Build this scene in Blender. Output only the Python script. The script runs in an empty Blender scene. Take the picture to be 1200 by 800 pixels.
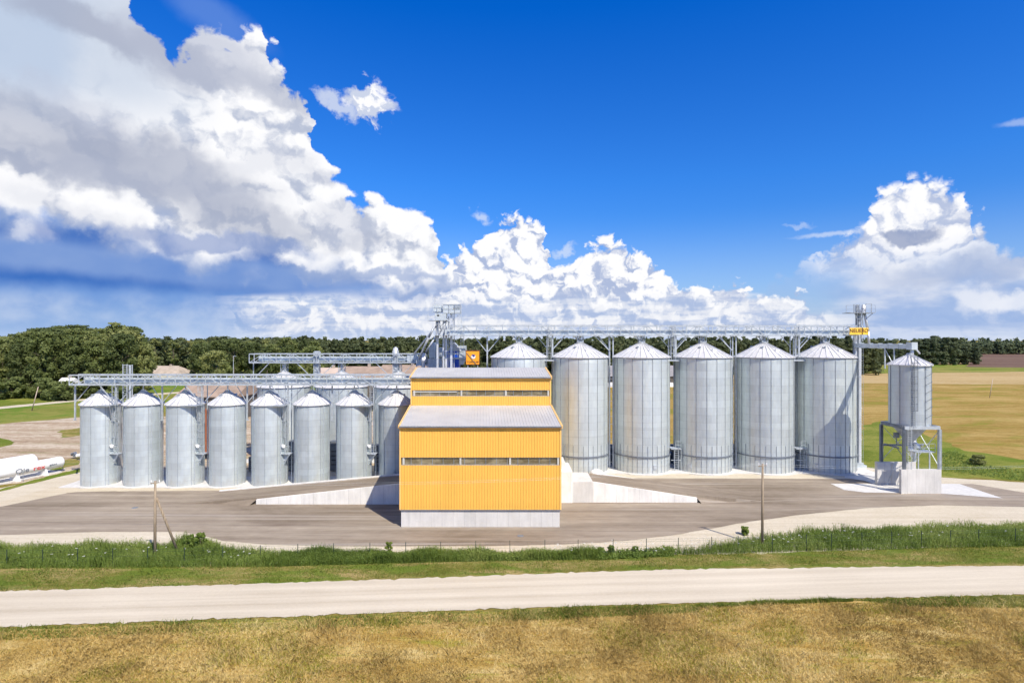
import bpy, bmesh, math, random
import numpy as np
from math import radians as R, pi, sin, cos, sqrt, atan, atan2
from mathutils import Vector, Matrix

scene = bpy.context.scene
COL = scene.collection

# ------------------------------------------------------------------ camera, exposure
F = 667.0          # focal length in photo pixels (1200 wide)
CAMZ = 20.4        # flying height in metres
HOR = 398.0        # photo row of the horizon
cam_d = bpy.data.cameras.new('camera')
cam_d.sensor_width = 36.0
cam_d.lens = 36.0 * F / 1200.0
cam_d.clip_start = 0.5
cam_d.clip_end = 20000
cam_d.shift_y = -(400.0 - HOR) / 1200.0
cam = bpy.data.objects.new('camera', cam_d)
COL.objects.link(cam)
cam.location = (0, 0, CAMZ)
cam.rotation_euler = (R(90), 0, 0)
scene.camera = cam
vs = scene.view_settings
vs.view_transform = 'Standard'
vs.look = 'None'
vs.gamma = 1.0
vs.use_curve_mapping = False
vs.exposure = 0.35

# ------------------------------------------------------------------ sun
SUN = Vector((5.6, -7.7, 11.0)).normalized()       # towards the sun
sun_d = bpy.data.lights.new('sun', 'SUN')
sun_d.energy = 5.0
sun_d.angle = R(0.53)
sun_d.color = (1.0, 0.915, 0.78)
sun = bpy.data.objects.new('sun', sun_d)
COL.objects.link(sun)
sun.location = (60, -80, 120)
sun.rotation_euler = (-SUN).to_track_quat('-Z', 'Y').to_euler()

# ------------------------------------------------------------------ world: Nishita sky with cumulus clouds
def s2l(c):
    c = c / 255.0
    return c / 12.92 if c <= 0.04045 else ((c + 0.055) / 1.055) ** 2.4
def rgb(r, g, b):
    return (s2l(r), s2l(g), s2l(b), 1.0)

class E:
    """a socket with arithmetic: every operator adds one Math node"""
    nt = None
    def __init__(self, s): self.s = s
    @staticmethod
    def m(op, *args, clamp=False):
        n = E.nt.nodes.new('ShaderNodeMath'); n.operation = op; n.use_clamp = clamp
        for i, a in enumerate(args):
            if isinstance(a, E): E.nt.links.new(a.s, n.inputs[i])
            else: n.inputs[i].default_value = float(a)
        return E(n.outputs[0])
    def __add__(self, o): return E.m('ADD', self, o)
    __radd__ = __add__
    def __sub__(self, o): return E.m('SUBTRACT', self, o)
    def __rsub__(self, o): return E.m('SUBTRACT', o, self)
    def __mul__(self, o): return E.m('MULTIPLY', self, o)
    __rmul__ = __mul__
    def __truediv__(self, o): return E.m('DIVIDE', self, o)
def clamp01(a): return E.m('ADD', a, 0.0, clamp=True)
def emax(a, b): return E.m('MAXIMUM', a, b)
def emin(a, b): return E.m('MINIMUM', a, b)
def sstep(x, a, b):
    n = E.nt.nodes.new('ShaderNodeMapRange'); n.interpolation_type = 'SMOOTHSTEP'
    E.nt.links.new(x.s, n.inputs['Value'])
    if a <= b:
        n.inputs['From Min'].default_value = a; n.inputs['From Max'].default_value = b
    else:
        n.inputs['From Min'].default_value = b; n.inputs['From Max'].default_value = a
        n.inputs['To Min'].default_value = 1; n.inputs['To Max'].default_value = 0
    return E(n.outputs['Result'])
def vec(x, y, z=0.0):
    n = E.nt.nodes.new('ShaderNodeCombineXYZ')
    for i, a in enumerate((x, y, z)):
        if isinstance(a, E): E.nt.links.new(a.s, n.inputs[i])
        else: n.inputs[i].default_value = float(a)
    return E(n.outputs[0])
def noise(v, scale, detail=4, rough=0.5, dims='3D', dist=0.0):
    n = E.nt.nodes.new('ShaderNodeTexNoise'); n.noise_dimensions = dims
    E.nt.links.new(v.s, n.inputs['Vector'])
    n.inputs['Scale'].default_value = scale; n.inputs['Detail'].default_value = detail
    n.inputs['Roughness'].default_value = rough; n.inputs['Distortion'].default_value = dist
    return E(n.outputs['Fac']) if 'Fac' in n.outputs else E(n.outputs[0])
def voro(v, scale, detail=4, rough=0.5, lac=2.1, smooth=True):
    n = E.nt.nodes.new('ShaderNodeTexVoronoi'); n.voronoi_dimensions = '2D'; n.feature = 'SMOOTH_F1' if smooth else 'F1'
    E.nt.links.new(v.s, n.inputs['Vector'])
    n.inputs['Scale'].default_value = scale; n.inputs['Detail'].default_value = detail
    n.inputs['Roughness'].default_value = rough; n.inputs['Lacunarity'].default_value = lac
    if smooth: n.inputs['Smoothness'].default_value = 0.5
    return E(n.outputs['Distance'])
def fcurve(x, pts):
    n = E.nt.nodes.new('ShaderNodeFloatCurve')
    c = n.mapping.curves[0]
    while len(c.points) > 2: c.points.remove(c.points[1])
    c.points[0].location = pts[0]; c.points[-1].location = pts[-1]
    for p in pts[1:-1]: c.points.new(*p)
    for p in c.points: p.handle_type = 'AUTO'
    n.mapping.update()
    E.nt.links.new(x.s, n.inputs['Value'])
    return E(n.outputs[0])
def cmix(f, a, b):
    n = E.nt.nodes.new('ShaderNodeMix'); n.data_type = 'RGBA'; n.clamp_factor = True
    if isinstance(f, E): E.nt.links.new(f.s, n.inputs[0])
    else: n.inputs[0].default_value = f
    for i, c in ((6, a), (7, b)):
        if isinstance(c, E): E.nt.links.new(c.s, n.inputs[i])
        else: n.inputs[i].default_value = c
    return E(n.outputs[2])
def cramp(x, stops):
    n = E.nt.nodes.new('ShaderNodeValToRGB')
    cr = n.color_ramp
    cr.elements[0].position, cr.elements[0].color = stops[0]
    cr.elements[1].position, cr.elements[1].color = stops[-1]
    for p, c in stops[1:-1]:
        e = cr.elements.new(p); e.color = c
    E.nt.links.new(x.s, n.inputs[0])
    return E(n.outputs[0])

def make_world():
    w = bpy.data.worlds.new('World'); scene.world = w; w.use_nodes = True
    nt = w.node_tree; nt.nodes.clear(); E.nt = nt
    tc = nt.nodes.new('ShaderNodeTexCoord')
    sp = nt.nodes.new('ShaderNodeSeparateXYZ'); nt.links.new(tc.outputs['Generated'], sp.inputs[0])
    x, y, z = (E(sp.outputs[i]) for i in range(3))
    az = E.m('ARCTAN2', x, y)
    t = z / E.m('SQRT', x * x + y * y + 1e-5)
    a = az * F                     # azimuth and height over the horizon, in units of 1/667 radian
    b = emin(t * F, 2500.0)
    def P(px, py):                 # a direction seen in the photograph -> (a, b)
        q = atan((px - 600) / F)
        return (F * q, (HOR - py) * cos(q))
    # coordinates disturbed by noise
    v0 = vec(a, b, 0)
    def ns(scale_px, detail, seed, sx=1.0, rough=0.55):
        return noise(vec(a * (1.0 / scale_px / sx) + seed * 7.3, b * (1.0 / scale_px) + seed * 3.1), 1.0, detail, rough, '2D') - 0.5
    w1 = ns(60, 5, 3.1); w2 = ns(60, 5, 17.7)
    f1 = ns(18, 4, 23.0); f2 = ns(18, 4, 41.0)
    aw = a + w1 * 46 + f1 * 16
    bw = b + w2 * 46 + f2 * 16
    # billow fields with a copy moved towards the sun (lit side up and right)
    def bill(scale_px, off, rough=0.55, detail=4, seed=0.0, smooth=True):
        k = 1.0 / scale_px
        p = voro(vec(aw * k + seed, bw * (k * 1.15) + seed), 1.0, detail, rough, smooth=smooth)
        q = voro(vec(aw * k + (seed + off * 0.55), bw * (k * 1.15) + (seed + off)), 1.0, detail, rough, smooth=smooth)
        return 1.0 - p, q - p           # height, light (positive on the lit side)
    hb, lb = bill(62, 0.30, detail=1)
    hs, ls = bill(27, 0.28, 0.46, seed=7.3, detail=3, smooth=False)
    vw = vec(aw, bw)
    def curve(pts, lo=-700.0, hi=700.0, hmax=500.0, src=None):
        q = [((P(*p)[0] - lo) / (hi - lo), P(*p)[1] / hmax) for p in pts]
        q = [(0.0, q[0][1])] + q + [(1.0, q[-1][1])]
        xx = clamp01(((src or a) - lo) / (hi - lo))
        return fcurve(xx, q) * hmax
    def blob(px, py, rx, ry, rot=0.0, soft=0.6, A=None, B=None):
        cx, cy = P(px, py)
        n = nt.nodes.new('ShaderNodeMapping'); n.vector_type = 'TEXTURE'
        n.inputs['Location'].default_value = (cx, cy, 0); n.inputs['Rotation'].default_value = (0, 0, rot)
        n.inputs['Scale'].default_value = (rx * 1.6, ry * 1.6, 1)
        nt.links.new((vec(A, B) if A else vw).s, n.inputs['Vector'])
        g = nt.nodes.new('ShaderNodeTexGradient'); g.gradient_type = 'SPHERICAL'
        nt.links.new(n.outputs[0], g.inputs[0])
        return sstep(E(g.outputs['Fac']), max(0.0, 1 - (1 + soft * .5) / 1.6), 1 - (1 - soft * .5) / 1.6)

    # clear sky: the Sky Texture, its blue deepened
    sky = nt.nodes.new('ShaderNodeTexSky'); sky.sky_type = 'NISHITA'; sky.sun_disc = False
    sky.sun_elevation = math.asin(SUN.z)
    sky.sun_rotation = atan2(SUN.x, SUN.y)
    sky.altitude = 50; sky.air_density = 1.0; sky.dust_density = 0.3; sky.ozone_density = 3.0
    STR = 0.1
    tint = cramp(clamp01(b / 600.0), [(0.0, (0.60, 0.75, 1.08, 1)), (0.10, (0.46, 0.84, 1.40, 1)), (0.30, (0.24, 0.86, 1.75, 1)), (0.65, (0.01, 0.72, 1.95, 1)), (1.0, (0.0, 0.70, 2.0, 1))])
    mul = nt.nodes.new('ShaderNodeMix'); mul.data_type = 'RGBA'; mul.blend_type = 'MULTIPLY'; mul.inputs[0].default_value = 1.0
    nt.links.new(sky.outputs[0], mul.inputs[6]); nt.links.new(tint.s, mul.inputs[7])
    skyc = E(mul.outputs[2])
    WHITE = (1.0, 1.0, 1.02, 1)

    # ---- far low bank along the horizon, in flat stripes
    st = noise(vec(a * 0.0095, b * 0.085, 5.0), 1.0, 6, 0.58)
    bank_top = curve([(-200, 345), (0, 342), (180, 338), (400, 330), (600, 342), (760, 338), (900, 345), (960, 360), (1050, 374), (1200, 382), (1400, 376)])
    bank = sstep(bank_top - b + (st - 0.5) * 40, 0, 12)
    bcol = cmix(sstep(st + ls * 0.25, 0.36, 0.60), rgb(176, 194, 228), rgb(242, 244, 250))
    col = cmix(emax(bank * sstep(st, 0.2, 0.45), bank * 0.85), rgb(0, 0, 0), bcol)
    bank_a = bank * (0.95 - sstep(a + w1 * 40, 300, 380) * 0.55)
    # ---- the middle cumulus chain
    mtop = curve([(-200, 330), (500, 330), (524, 296), (548, 282), (570, 268), (590, 250), (615, 246), (636, 256), (640, 282), (650, 306),
                  (672, 300), (690, 284), (712, 276), (735, 284), (762, 296), (782, 318), (800, 330), (822, 326), (850, 320), (872, 330), (888, 344),
                  (915, 338), (935, 336), (950, 352), (985, 366), (1010, 380), (1060, 398)], src=a + f1 * 22)
    ms = mtop - b + (hs - 0.50) * 24 + f2 * 7
    m_a = sstep(ms, -1, 7) * sstep(a + f1 * 20, 365, 290)
    mid_base = sstep(b + f2 * 20 + w2 * 14, 40, 64)           # flat grey bases
    ml = clamp01(0.66 + ls * 1.0 + (hs - 0.5) * 0.8 + mid_base * 0.34 + w1 * 0.5)
    mcol = cmix(sstep(ml, 0.20, 0.88), rgb(176, 190, 222), WHITE)
    # ---- the right cumulonimbus
    rtop = curve([(700, 398), (870, 392), (892, 342), (915, 318), (945, 300), (978, 280), (1006, 264), (1020, 250), (1028, 222), (1045, 212), (1075, 204), (1100, 206),
                  (1120, 216), (1138, 222), (1143, 246), (1142, 268), (1165, 280), (1200, 284), (1260, 286), (1400, 300)], src=a + f1 * 16)
    rs = rtop - b + (hs - 0.50) * 20 + f2 * 5
    r_soft = blob(915, 350, 60, 46, 0, 1.2)
    r_a = sstep(rs, -3, 9) * (1.0 - r_soft * 0.75) * sstep(a, 170, 230)
    rl = clamp01(0.80 + ls * 0.7 + (hs - 0.5) * 0.6 + w1 * 0.7)
    rcol = cmix(sstep(rl, 0.12, 0.85), rgb(186, 198, 226), WHITE)
    low = sstep(b + w2 * 26 + w1 * 16, 100, 52)
    rcol = cmix(low * 0.95, rcol, cmix(sstep(noise(vec(a * 0.012, b * 0.03, 9.0), 1.0, 5, 0.55), 0.42, 0.66), rgb(158, 184, 228), rgb(214, 222, 240)))
    rcol = cmix(blob(1066, 272, 22, 7, 0.05, 0.7) * 0.85, rcol, rgb(148, 162, 196))
    rcol = cmix(blob(1130, 318, 58, 11, 0.12, 1.1) * 0.6, rcol, rgb(176, 190, 220))
    rcol = cmix(blob(1152, 352, 18, 13, -0.5, 0.9, a + f1 * 24, b + f2 * 24) * 0.8, rcol, rgb(238, 241, 250))
    rcol = cmix(blob(1190, 356, 22, 8, 0, 0.9, a + f1 * 24, b + f2 * 24) * 0.8, rcol, rgb(236, 240, 250))
    # ---- rain haze and dark shelf under the left mass
    shelf = sstep(a + w1 * 60, 60, -160)
    sh_t = sstep(b + w2 * 22, 125, 100)
    sh_col = cmix(sstep(b + w1 * 16 + w2 * 10, 40, 60), rgb(118, 158, 220), rgb(52, 108, 192))
    sh_col = cmix(sstep(b + w2 * 30, 46, 6), sh_col, rgb(150, 182, 228))
    sh_n = noise(vec(a * 0.016, b * 0.020, 2.0), 1.0, 5, 0.5)
    sh_col = cmix(sstep(sh_n, 0.46, 0.70) * sstep(b, 56, 30) * 0.8, sh_col, rgb(188, 206, 236))
    sh_col = cmix(sstep(b, 55, 90) * sstep(sh_n, 0.45, 0.62) * 0.6, sh_col, rgb(46, 104, 190))
    sh_a = sh_t * sstep(a + w1 * 50 - clamp01((b - 45) / 20.0) * 180, -250, -340)
    shelf2 = sstep(b + w2 * 16 + a * 0.05, 78, 62) * sstep(b + w2 * 16 + a * 0.05, 30, 46) * sstep(a + w1 * 50, -60, -180)
    # ---- the left mass
    atop = curve([(-600, -200), (60, -160), (140, -50), (160, 4), (180, 20), (215, 30), (245, 30), (268, 44), (284, 30), (300, 24), (314, 36), (320, 56), (318, 74), (336, 84), (350, 92), (362, 118),
                  (366, 150), (378, 176), (390, 200), (404, 214), (418, 226), (436, 224), (455, 226), (474, 244), (490, 240), (505, 238), (512, 262), (516, 292), (532, 316), (560, 330)],
                 lo=-1300, hi=300, hmax=640, src=a + f1 * 22)
    as_ = atop - b + (hb - 0.50) * 40 + (hs - 0.5) * 15 + f2 * 6
    a_bot = sstep(b + w2 * 50 + f2 * 14 + (a + 360) * 0.13 + (hb - 0.5) * 30, 70, 96)
    a_a = sstep(as_, -2, 9) * sstep(a + f1 * 20, -20, -60) * emax(a_bot, sstep(b + w2 * 20 + f2 * 12 + (hs - .5) * 22, 60, 68) * sstep(a + w1 * 60, -270, -200))
    al = clamp01(0.80 + lb * 0.9 + ls * 0.5 + (hb - 0.5) * 0.55 + w1 * 0.55)
    smooth_left = sstep(a + w1 * 40 - b * 0.15, -340, -440)     # the hazy anvil on the far left
    acol = cmix(sstep(al, 0.10, 0.86), rgb(186, 195, 216), WHITE)
    acol = cmix(smooth_left * sstep(b, 190, 250) * 0.93, acol, rgb(208, 218, 234))
    acol = cmix(sstep(a + w1 * 30, -420, -455) * sstep(b, 180, 240) * 0.7, acol, rgb(184, 202, 228))
    # shaded underside of the left mass
    under = sstep(b + w1 * 40 + lb * 40 + (a + 360) * 0.10, 118, 78)
    acol = cmix(under * 0.85 * sstep(a, 60, -80), acol, rgb(124, 154, 208))
    G1, G2, G3 = rgb(166, 174, 196), rgb(178, 185, 205), rgb(192, 198, 216)
    for (px, py, rx, ry, rot, k, g) in [
            (110, 34, 62, 18, -0.18, .85, G1), (178, 60, 52, 24, -0.35, .6, G2), (238, 58, 66, 30, -0.15, .8, G3), (236, 78, 58, 14, -.25, .75, G2),
            (338, 112, 40, 18, -0.35, .8, G2), (382, 122, 20, 8, -.4, .5, G3), (60, 148, 72, 24, -0.12, .72, G1), (20, 178, 60, 16, -0.1, .8, G1),
            (100, 130, 40, 18, -.3, .5, G3), (200, 205, 84, 30, -0.16, .85, G1), (120, 206, 56, 15, 0.05, .8, G2), (260, 228, 42, 13, -0.2, .6, G2),
            (385, 208, 30, 10, -0.25, .6, G3), (320, 190, 40, 10, .2, .35, G3), (292, 262, 62, 18, -0.05, .7, G1), (250, 284, 90, 9, 0.0, .8, rgb(128, 152, 204)),
            (400, 262, 34, 22, -0.2, .45, G3), (425, 286, 40, 9, .05, .5, G2), (430, 322, 110, 6, 0, .75, rgb(140, 164, 210)), (90, 250, 60, 12, -.3, .35, G3)]:
        acol = cmix(blob(px, py, rx, ry, rot, 0.9) * k * .88, acol, g)
    # loose clouds beside the mass
    sm = blob(434, 128, 30, 21, -.15, .55, a + f1 * 34 + w1 * 24, b + f2 * 34 + (hs - .5) * 20)
    sm2 = blob(392, 122, 22, 9, -.6, .8, a + f1 * 34 + w1 * 20, b + f2 * 30)
    w3 = blob(252, 22, 50, 16, -.35, 1.2, a + w1 * 30, b + w2 * 20)
    wisp = emax(blob(563, 250, 7, 5, .4, 1.3), blob(663, 291, 12, 3.5, 0, 1.2)) * 0.7
    wisp = emax(wisp, emax(blob(1194, 144, 12, 3, -.1, 1.2, a + f1 * 10, b + f2 * 8) * .5, blob(935, 266, 12, 2.5, 0, 1.4) * .5) * .8)
    wisp = emax(wisp, blob(975, 274, 30, 2.2, 0.03, 1.3, a + f1 * 8, b + f2 * 8) * .6)

    def over(base, al_, c): return cmix(al_, base, c)
    # sky radiance is scaled by STR, the clouds are given as seen
    scl = nt.nodes.new('ShaderNodeVectorMath'); scl.operation = 'SCALE'; scl.inputs['Scale'].default_value = STR
    nt.links.new(skyc.s, scl.inputs[0])
    c = E(scl.outputs[0])
    c = over(c, sstep(b, 150, 0) * 0.50, rgb(196, 214, 244))
    c = over(c, w3 * 0.55, rgb(110, 150, 225))
    c = over(c, wisp, rgb(215, 228, 250))
    c = over(c, r_a, rcol)
    c = over(c, bank_a, bcol)
    c = over(c, m_a, mcol)
    front = emax(sstep(b + f2 * 14 + (ls * 30), 58, 40), 0.0)    # the bank runs in front of the bases
    c = over(c, front * bank_a * m_a * .8, bcol)
    c = over(c, sh_a, sh_col)
    c = over(c, shelf2 * .85, cmix(sh_n, rgb(96, 140, 212), rgb(160, 184, 226)))
    c = over(c, sm2 * .8, rgb(215, 224, 242))
    c = over(c, a_a, acol)
    c = over(c, sm, cmix(sstep(ls * 2 + w1 * 1.2 + .5, 0.2, .8), rgb(205, 214, 235), WHITE))
    c = over(c, sstep(b, 16, 0) * 0.45, rgb(206, 220, 244))
    c = over(c, sstep(t, 0.85, 1.6) * .55, rgb(10, 60, 150))  # zenith above the view darkened to lower the ambient light
    # broken white cloud added out of view, behind and overhead, to neutralise ambient light
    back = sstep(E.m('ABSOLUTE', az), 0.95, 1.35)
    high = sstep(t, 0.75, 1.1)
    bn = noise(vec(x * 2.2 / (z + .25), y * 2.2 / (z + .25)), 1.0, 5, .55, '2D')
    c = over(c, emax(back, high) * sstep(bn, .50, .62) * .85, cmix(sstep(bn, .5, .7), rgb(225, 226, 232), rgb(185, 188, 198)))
    # below the horizon, should anything look there
    c = over(c, sstep(t, -0.002, -0.02), rgb(150, 150, 120))
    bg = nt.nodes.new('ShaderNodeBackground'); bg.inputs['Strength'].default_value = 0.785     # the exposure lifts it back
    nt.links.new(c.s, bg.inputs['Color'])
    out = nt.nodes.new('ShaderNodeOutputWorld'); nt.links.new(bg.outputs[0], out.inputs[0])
    w.cycles.sampling_method = 'MANUAL'; w.cycles.sample_map_resolution = 512
    scene.cycles.use_adaptive_sampling = True; scene.cycles.adaptive_threshold = 0.03
    scene.cycles.use_denoising = True
make_world()

# ================================================================== helpers
random.seed(7)
rng = np.random.default_rng(11)

def G(px, py, z=0.0):
    """the point at height z that the photograph shows at pixel (px, py)"""
    d = F * (CAMZ - z) / (py - HOR)
    return ((px - 600) * d / F, d)
def WX(px, d): return (px - 600) * d / F
def WZ(py, d): return CAMZ - (py - HOR) * d / F

class MB:
    """collects shapes into one mesh"""
    def __init__(self): self.v = []; self.f = []; self.mi = []; self.cur = 0
    def add(self, vs_, fs):
        o = len(self.v); self.v += [tuple(p) for p in vs_]
        for f in fs: self.f.append(tuple(i + o for i in f)); self.mi.append(self.cur)
        return self
    def box(self, x0, x1, y0, y1, z0, z1):
        return self.add([(x0,y0,z0),(x1,y0,z0),(x1,y1,z0),(x0,y1,z0),(x0,y0,z1),(x1,y0,z1),(x1,y1,z1),(x0,y1,z1)],
                        [(0,3,2,1),(4,5,6,7),(0,1,5,4),(1,2,6,5),(2,3,7,6),(3,0,4,7)])
    def hexa(self, p):      # eight corners, bottom ring then top ring
        return self.add(p, [(0,3,2,1),(4,5,6,7),(0,1,5,4),(1,2,6,5),(2,3,7,6),(3,0,4,7)])
    def bar(self, p, q, w, h=None):
        h = h or w
        p = Vector(p); q = Vector(q); d = (q - p).normalized()
        up = Vector((0,0,1)) if abs(d.z) < 0.95 else Vector((0,1,0))
        s = d.cross(up).normalized() * (w / 2); t = s.cross(d).normalized() * (h / 2)
        c = [p-s-t, p+s-t, p+s+t, p-s+t, q-s-t, q+s-t, q+s+t, q-s+t]
        return self.add(c, [(0,1,2,3),(7,6,5,4),(4,5,1,0),(5,6,2,1),(6,7,3,2),(7,4,0,3)])
    def tube(self, p, q, r, n=10, r2=None, cap=True):
        r2 = r if r2 is None else r2
        p = Vector(p); q = Vector(q); d = (q - p).normalized()
        up = Vector((0,0,1)) if abs(d.z) < 0.95 else Vector((0,1,0))
        s = d.cross(up).normalized(); t = d.cross(s).normalized()
        A = [p + (s*cos(2*pi*i/n) + t*sin(2*pi*i/n))*r for i in range(n)]
        B = [q + (s*cos(2*pi*i/n) + t*sin(2*pi*i/n))*r2 for i in range(n)]
        fs = [(i, (i+1)%n, n+(i+1)%n, n+i) for i in range(n)]
        if cap: fs += [tuple(range(n-1,-1,-1)), tuple(range(n, 2*n))]
        return self.add(A+B, fs)
    def lathe(self, prof, n, cx=0.0, cy=0.0, ph=0.0, capb=False, capt=False):
        vs_ = []; m = len(prof)
        for r, z in prof:
            for i in range(n):
                a = ph + 2*pi*i/n; vs_.append((cx + r*cos(a), cy + r*sin(a), z))
        fs = []
        for k in range(m-1):
            for i in range(n): fs.append((k*n+i, k*n+(i+1)%n, (k+1)*n+(i+1)%n, (k+1)*n+i))
        if capb: fs.append(tuple(range(n-1,-1,-1)))
        if capt: fs.append(tuple((m-1)*n+i for i in range(n)))
        return self.add(vs_, fs)
    def build(self, name, mats, parent=None, smooth=False, loc=None):
        me = bpy.data.meshes.new(name)
        me.from_pydata(self.v, [], self.f)
        mats = mats if isinstance(mats, (list, tuple)) else [mats]
        for m in mats: me.materials.append(m)
        if len(mats) > 1: me.polygons.foreach_set('material_index', self.mi)
        if smooth:
            me.polygons.foreach_set('use_smooth', [True]*len(me.polygons))
        me.update()
        o = bpy.data.objects.new(name, me); COL.objects.link(o)
        if parent: o.parent = parent
        if loc: o.location = loc
        return o
def smooth_by_angle(o, deg=35):
    bm = bmesh.new(); bm.from_mesh(o.data)
    for e in bm.edges:
        e.smooth = len(e.link_faces) == 2 and e.calc_face_angle(0) < R(deg)
    for f in bm.faces: f.smooth = True
    bm.to_mesh(o.data); bm.free()
    return o
def thing(name, label, cat, loc=(0,0,0), group=None, rz=0.0):
    o = bpy.data.objects.new(name, None); COL.objects.link(o)
    o.location = loc; o.rotation_euler = (0,0,rz); o.empty_display_size = 0.3
    return tag(o, label, cat, group)
def tag(o, label, cat, group=None, kind=None):
    o['label'] = label; o['category'] = cat
    if group: o['group'] = group
    if kind: o['kind'] = kind
    return o
def kids(o): return [c for c in bpy.data.objects if c.parent == o]
def copy_tree(o, parent=None, cache=None):
    if cache is None:
        cache = {}
        for c in bpy.data.objects:
            if c.parent: cache.setdefault(c.parent.name, []).append(c)
    c = o.copy(); COL.objects.link(c)
    if parent: c.parent = parent
    for ch in cache.get(o.name, []): copy_tree(ch, c, cache)
    return c

# ================================================================== materials
K = 1.55
def alb(r, g, b, k=None):
    k = k or K
    return (min(s2l(r)/k, .9), min(s2l(g)/k, .9), min(s2l(b)/k, .9), 1.0)
def new_mat(name):
    m = bpy.data.materials.new(name); m.use_nodes = True
    nt = m.node_tree; E.nt = nt
    return m, nt, nt.nodes['Principled BSDF']
def pos(kind='world', scale=(1,1,1)):
    nt = E.nt
    if kind == 'world': s = nt.nodes.new('ShaderNodeNewGeometry').outputs['Position']
    else: s = nt.nodes.new('ShaderNodeTexCoord').outputs['Object']
    n = nt.nodes.new('ShaderNodeMapping'); n.inputs['Scale'].default_value = scale
    nt.links.new(s, n.inputs['Vector'])
    return E(n.outputs[0])
def xyz(v):
    n = E.nt.nodes.new('ShaderNodeSeparateXYZ'); E.nt.links.new(v.s, n.inputs[0])
    return [E(n.outputs[i]) for i in range(3)]
def bump(bsdf, h, strength=0.3, dist=0.05):
    n = E.nt.nodes.new('ShaderNodeBump'); n.inputs['Strength'].default_value = strength; n.inputs['Distance'].default_value = dist
    E.nt.links.new(h.s, n.inputs['Height']); E.nt.links.new(n.outputs[0], bsdf.inputs['Normal'])
def setc(bsdf, c): E.nt.links.new(c.s, bsdf.inputs['Base Color'])
def plain(name, color, rough=0.6, metal=0.0, var=0.12, scale=1.2, spec=0.5):
    m, nt, b = new_mat(name)
    n = noise(pos('object'), scale, 5, 0.6)
    d = tuple(c*(1-var) for c in color[:3]) + (1,); l = tuple(min(1, c*(1+var)) for c in color[:3]) + (1,)
    setc(b, cmix(sstep(n, .3, .7), d, l))
    b.inputs['Roughness'].default_value = rough; b.inputs['Metallic'].default_value = metal
    b.inputs['Specular IOR Level'].default_value = spec
    return m
def galvanised(name, nsheet, ring, base=(.65,.71,.71), off=0.0, metal=.50, rough=.40):
    """corrugated galvanised sheets: each sheet a slightly different zinc tone, seams between them"""
    m, nt, b = new_mat(name)
    p = pos('object'); x, y, z = xyz(p)
    an = (E.m('ARCTAN2', y, x) * (nsheet/(2*pi)) + (off + 50.0))
    zz = z * (1.0/ring)
    row = E.m('FLOOR', zz); colm = E.m('FLOOR', an + E.m('MODULO', row, 2.0)*0.5)
    wn = nt.nodes.new('ShaderNodeTexWhiteNoise'); wn.noise_dimensions = '3D'
    oi = nt.nodes.new('ShaderNodeObjectInfo')
    nt.links.new(vec(row, colm, E(oi.outputs['Random'])*9).s, wn.inputs['Vector'])
    sheet = E(wn.outputs['Value'])
    wr = nt.nodes.new('ShaderNodeTexWhiteNoise'); wr.noise_dimensions = '2D'
    nt.links.new(vec(row, E(oi.outputs['Random'])*31).s, wr.inputs['Vector'])
    sp = noise(vec(x*1.0, y*1.0, z*0.5), 1.6, 6, 0.65)
    streak = noise(vec(x*3.0, y*3.0, z*0.25), 1.2, 4, 0.6)
    fz = E.m('FRACT', zz)
    seam = sstep(E.m('ABSOLUTE', fz - 0.5), 0.44, 0.5)
    fine = E.m('SINE', z * (2*pi/0.104))
    tone = 0.90 + sheet*0.06 + E(wr.outputs['Value'])*0.07 + (sp-0.5)*0.24 + (streak-.5)*0.22 - seam*0.10 + fine*0.03
    rnd = E(oi.outputs['Random']); hb_ = 3.0 + E.m('FRACT', rnd*17.3)*7.0
    tone = tone + (rnd-.5)*.07 - sstep(z - hb_, .05, -.05)*E.m('FRACT', rnd*5.7)*.09
    cc = vec(tone*base[0], tone*base[1], tone*base[2])
    # dust near the foot
    dust = sstep(z + (sp-.5)*2.5, 1.6, 0.0)
    cc = cmix(dust*0.45, cc, (.50,.47,.41,1))
    setc(b, cc)
    b.inputs['Metallic'].default_value = metal
    rr = 0.0 + (sp-.5)*.2 + rough + (sheet-.5)*.08
    nt.links.new(rr.s, b.inputs['Roughness'])
    bump(b, E.m('SINE', z * (2*pi/0.104)) + sp*0.4, 0.35, 0.012)
    return m

M = {}
M['wall_big'] = galvanised('galvanised_big_sheets', 18, 1.12)
M['wall_small'] = galvanised('galvanised_small_sheets', 9, 0.84, base=(.64,.705,.715), off=.3)
M['wall_hopper'] = galvanised('galvanised_hopper_sheets', 10, 0.95, base=(.56,.61,.63))
M['roof_steel'] = plain('pale_roof_steel', (.67,.665,.665,1), .45, .25, .10, 1.4)
M['rib'] = plain('roof_rib_steel', (.46,.48,.51,1), .5, .3, .1, 1.4)
M['stiff'] = plain('stiffener_steel', (.33,.365,.40,1), .5, .4, .15, 2)
M['seam'] = plain('weathered_seam_steel', (.36,.395,.435,1), .5, .4, .15, 2)
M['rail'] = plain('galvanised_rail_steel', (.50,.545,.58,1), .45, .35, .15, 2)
M['conv'] = plain('conveyor_housing_steel', (.56,.62,.65,1), .42, .3, .12, .6)
M['darksteel'] = plain('dark_grey_steel', (.19,.215,.25,1), .5, .4, .15, 2)  # plain dark grey for rings, gutters, housings and small parts
M['pipe'] = plain('bright_spout_steel', (.66,.69,.73,1), .38, .35, .08, 1)
M['dark'] = plain('dark_opening', (.03,.032,.035,1), .6)
M['white'] = plain('white_enamel', (.80,.80,.80,1), .32, 0, .04, .6)
M['blue'] = plain('blue_painted_steel', (.015,.09,.55,1), .35, 0, .12, .8)
M['sign_orange'] = plain('orange_sign_paint', (.88,.36,.015,1), .5, 0, .05, 2)
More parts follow.
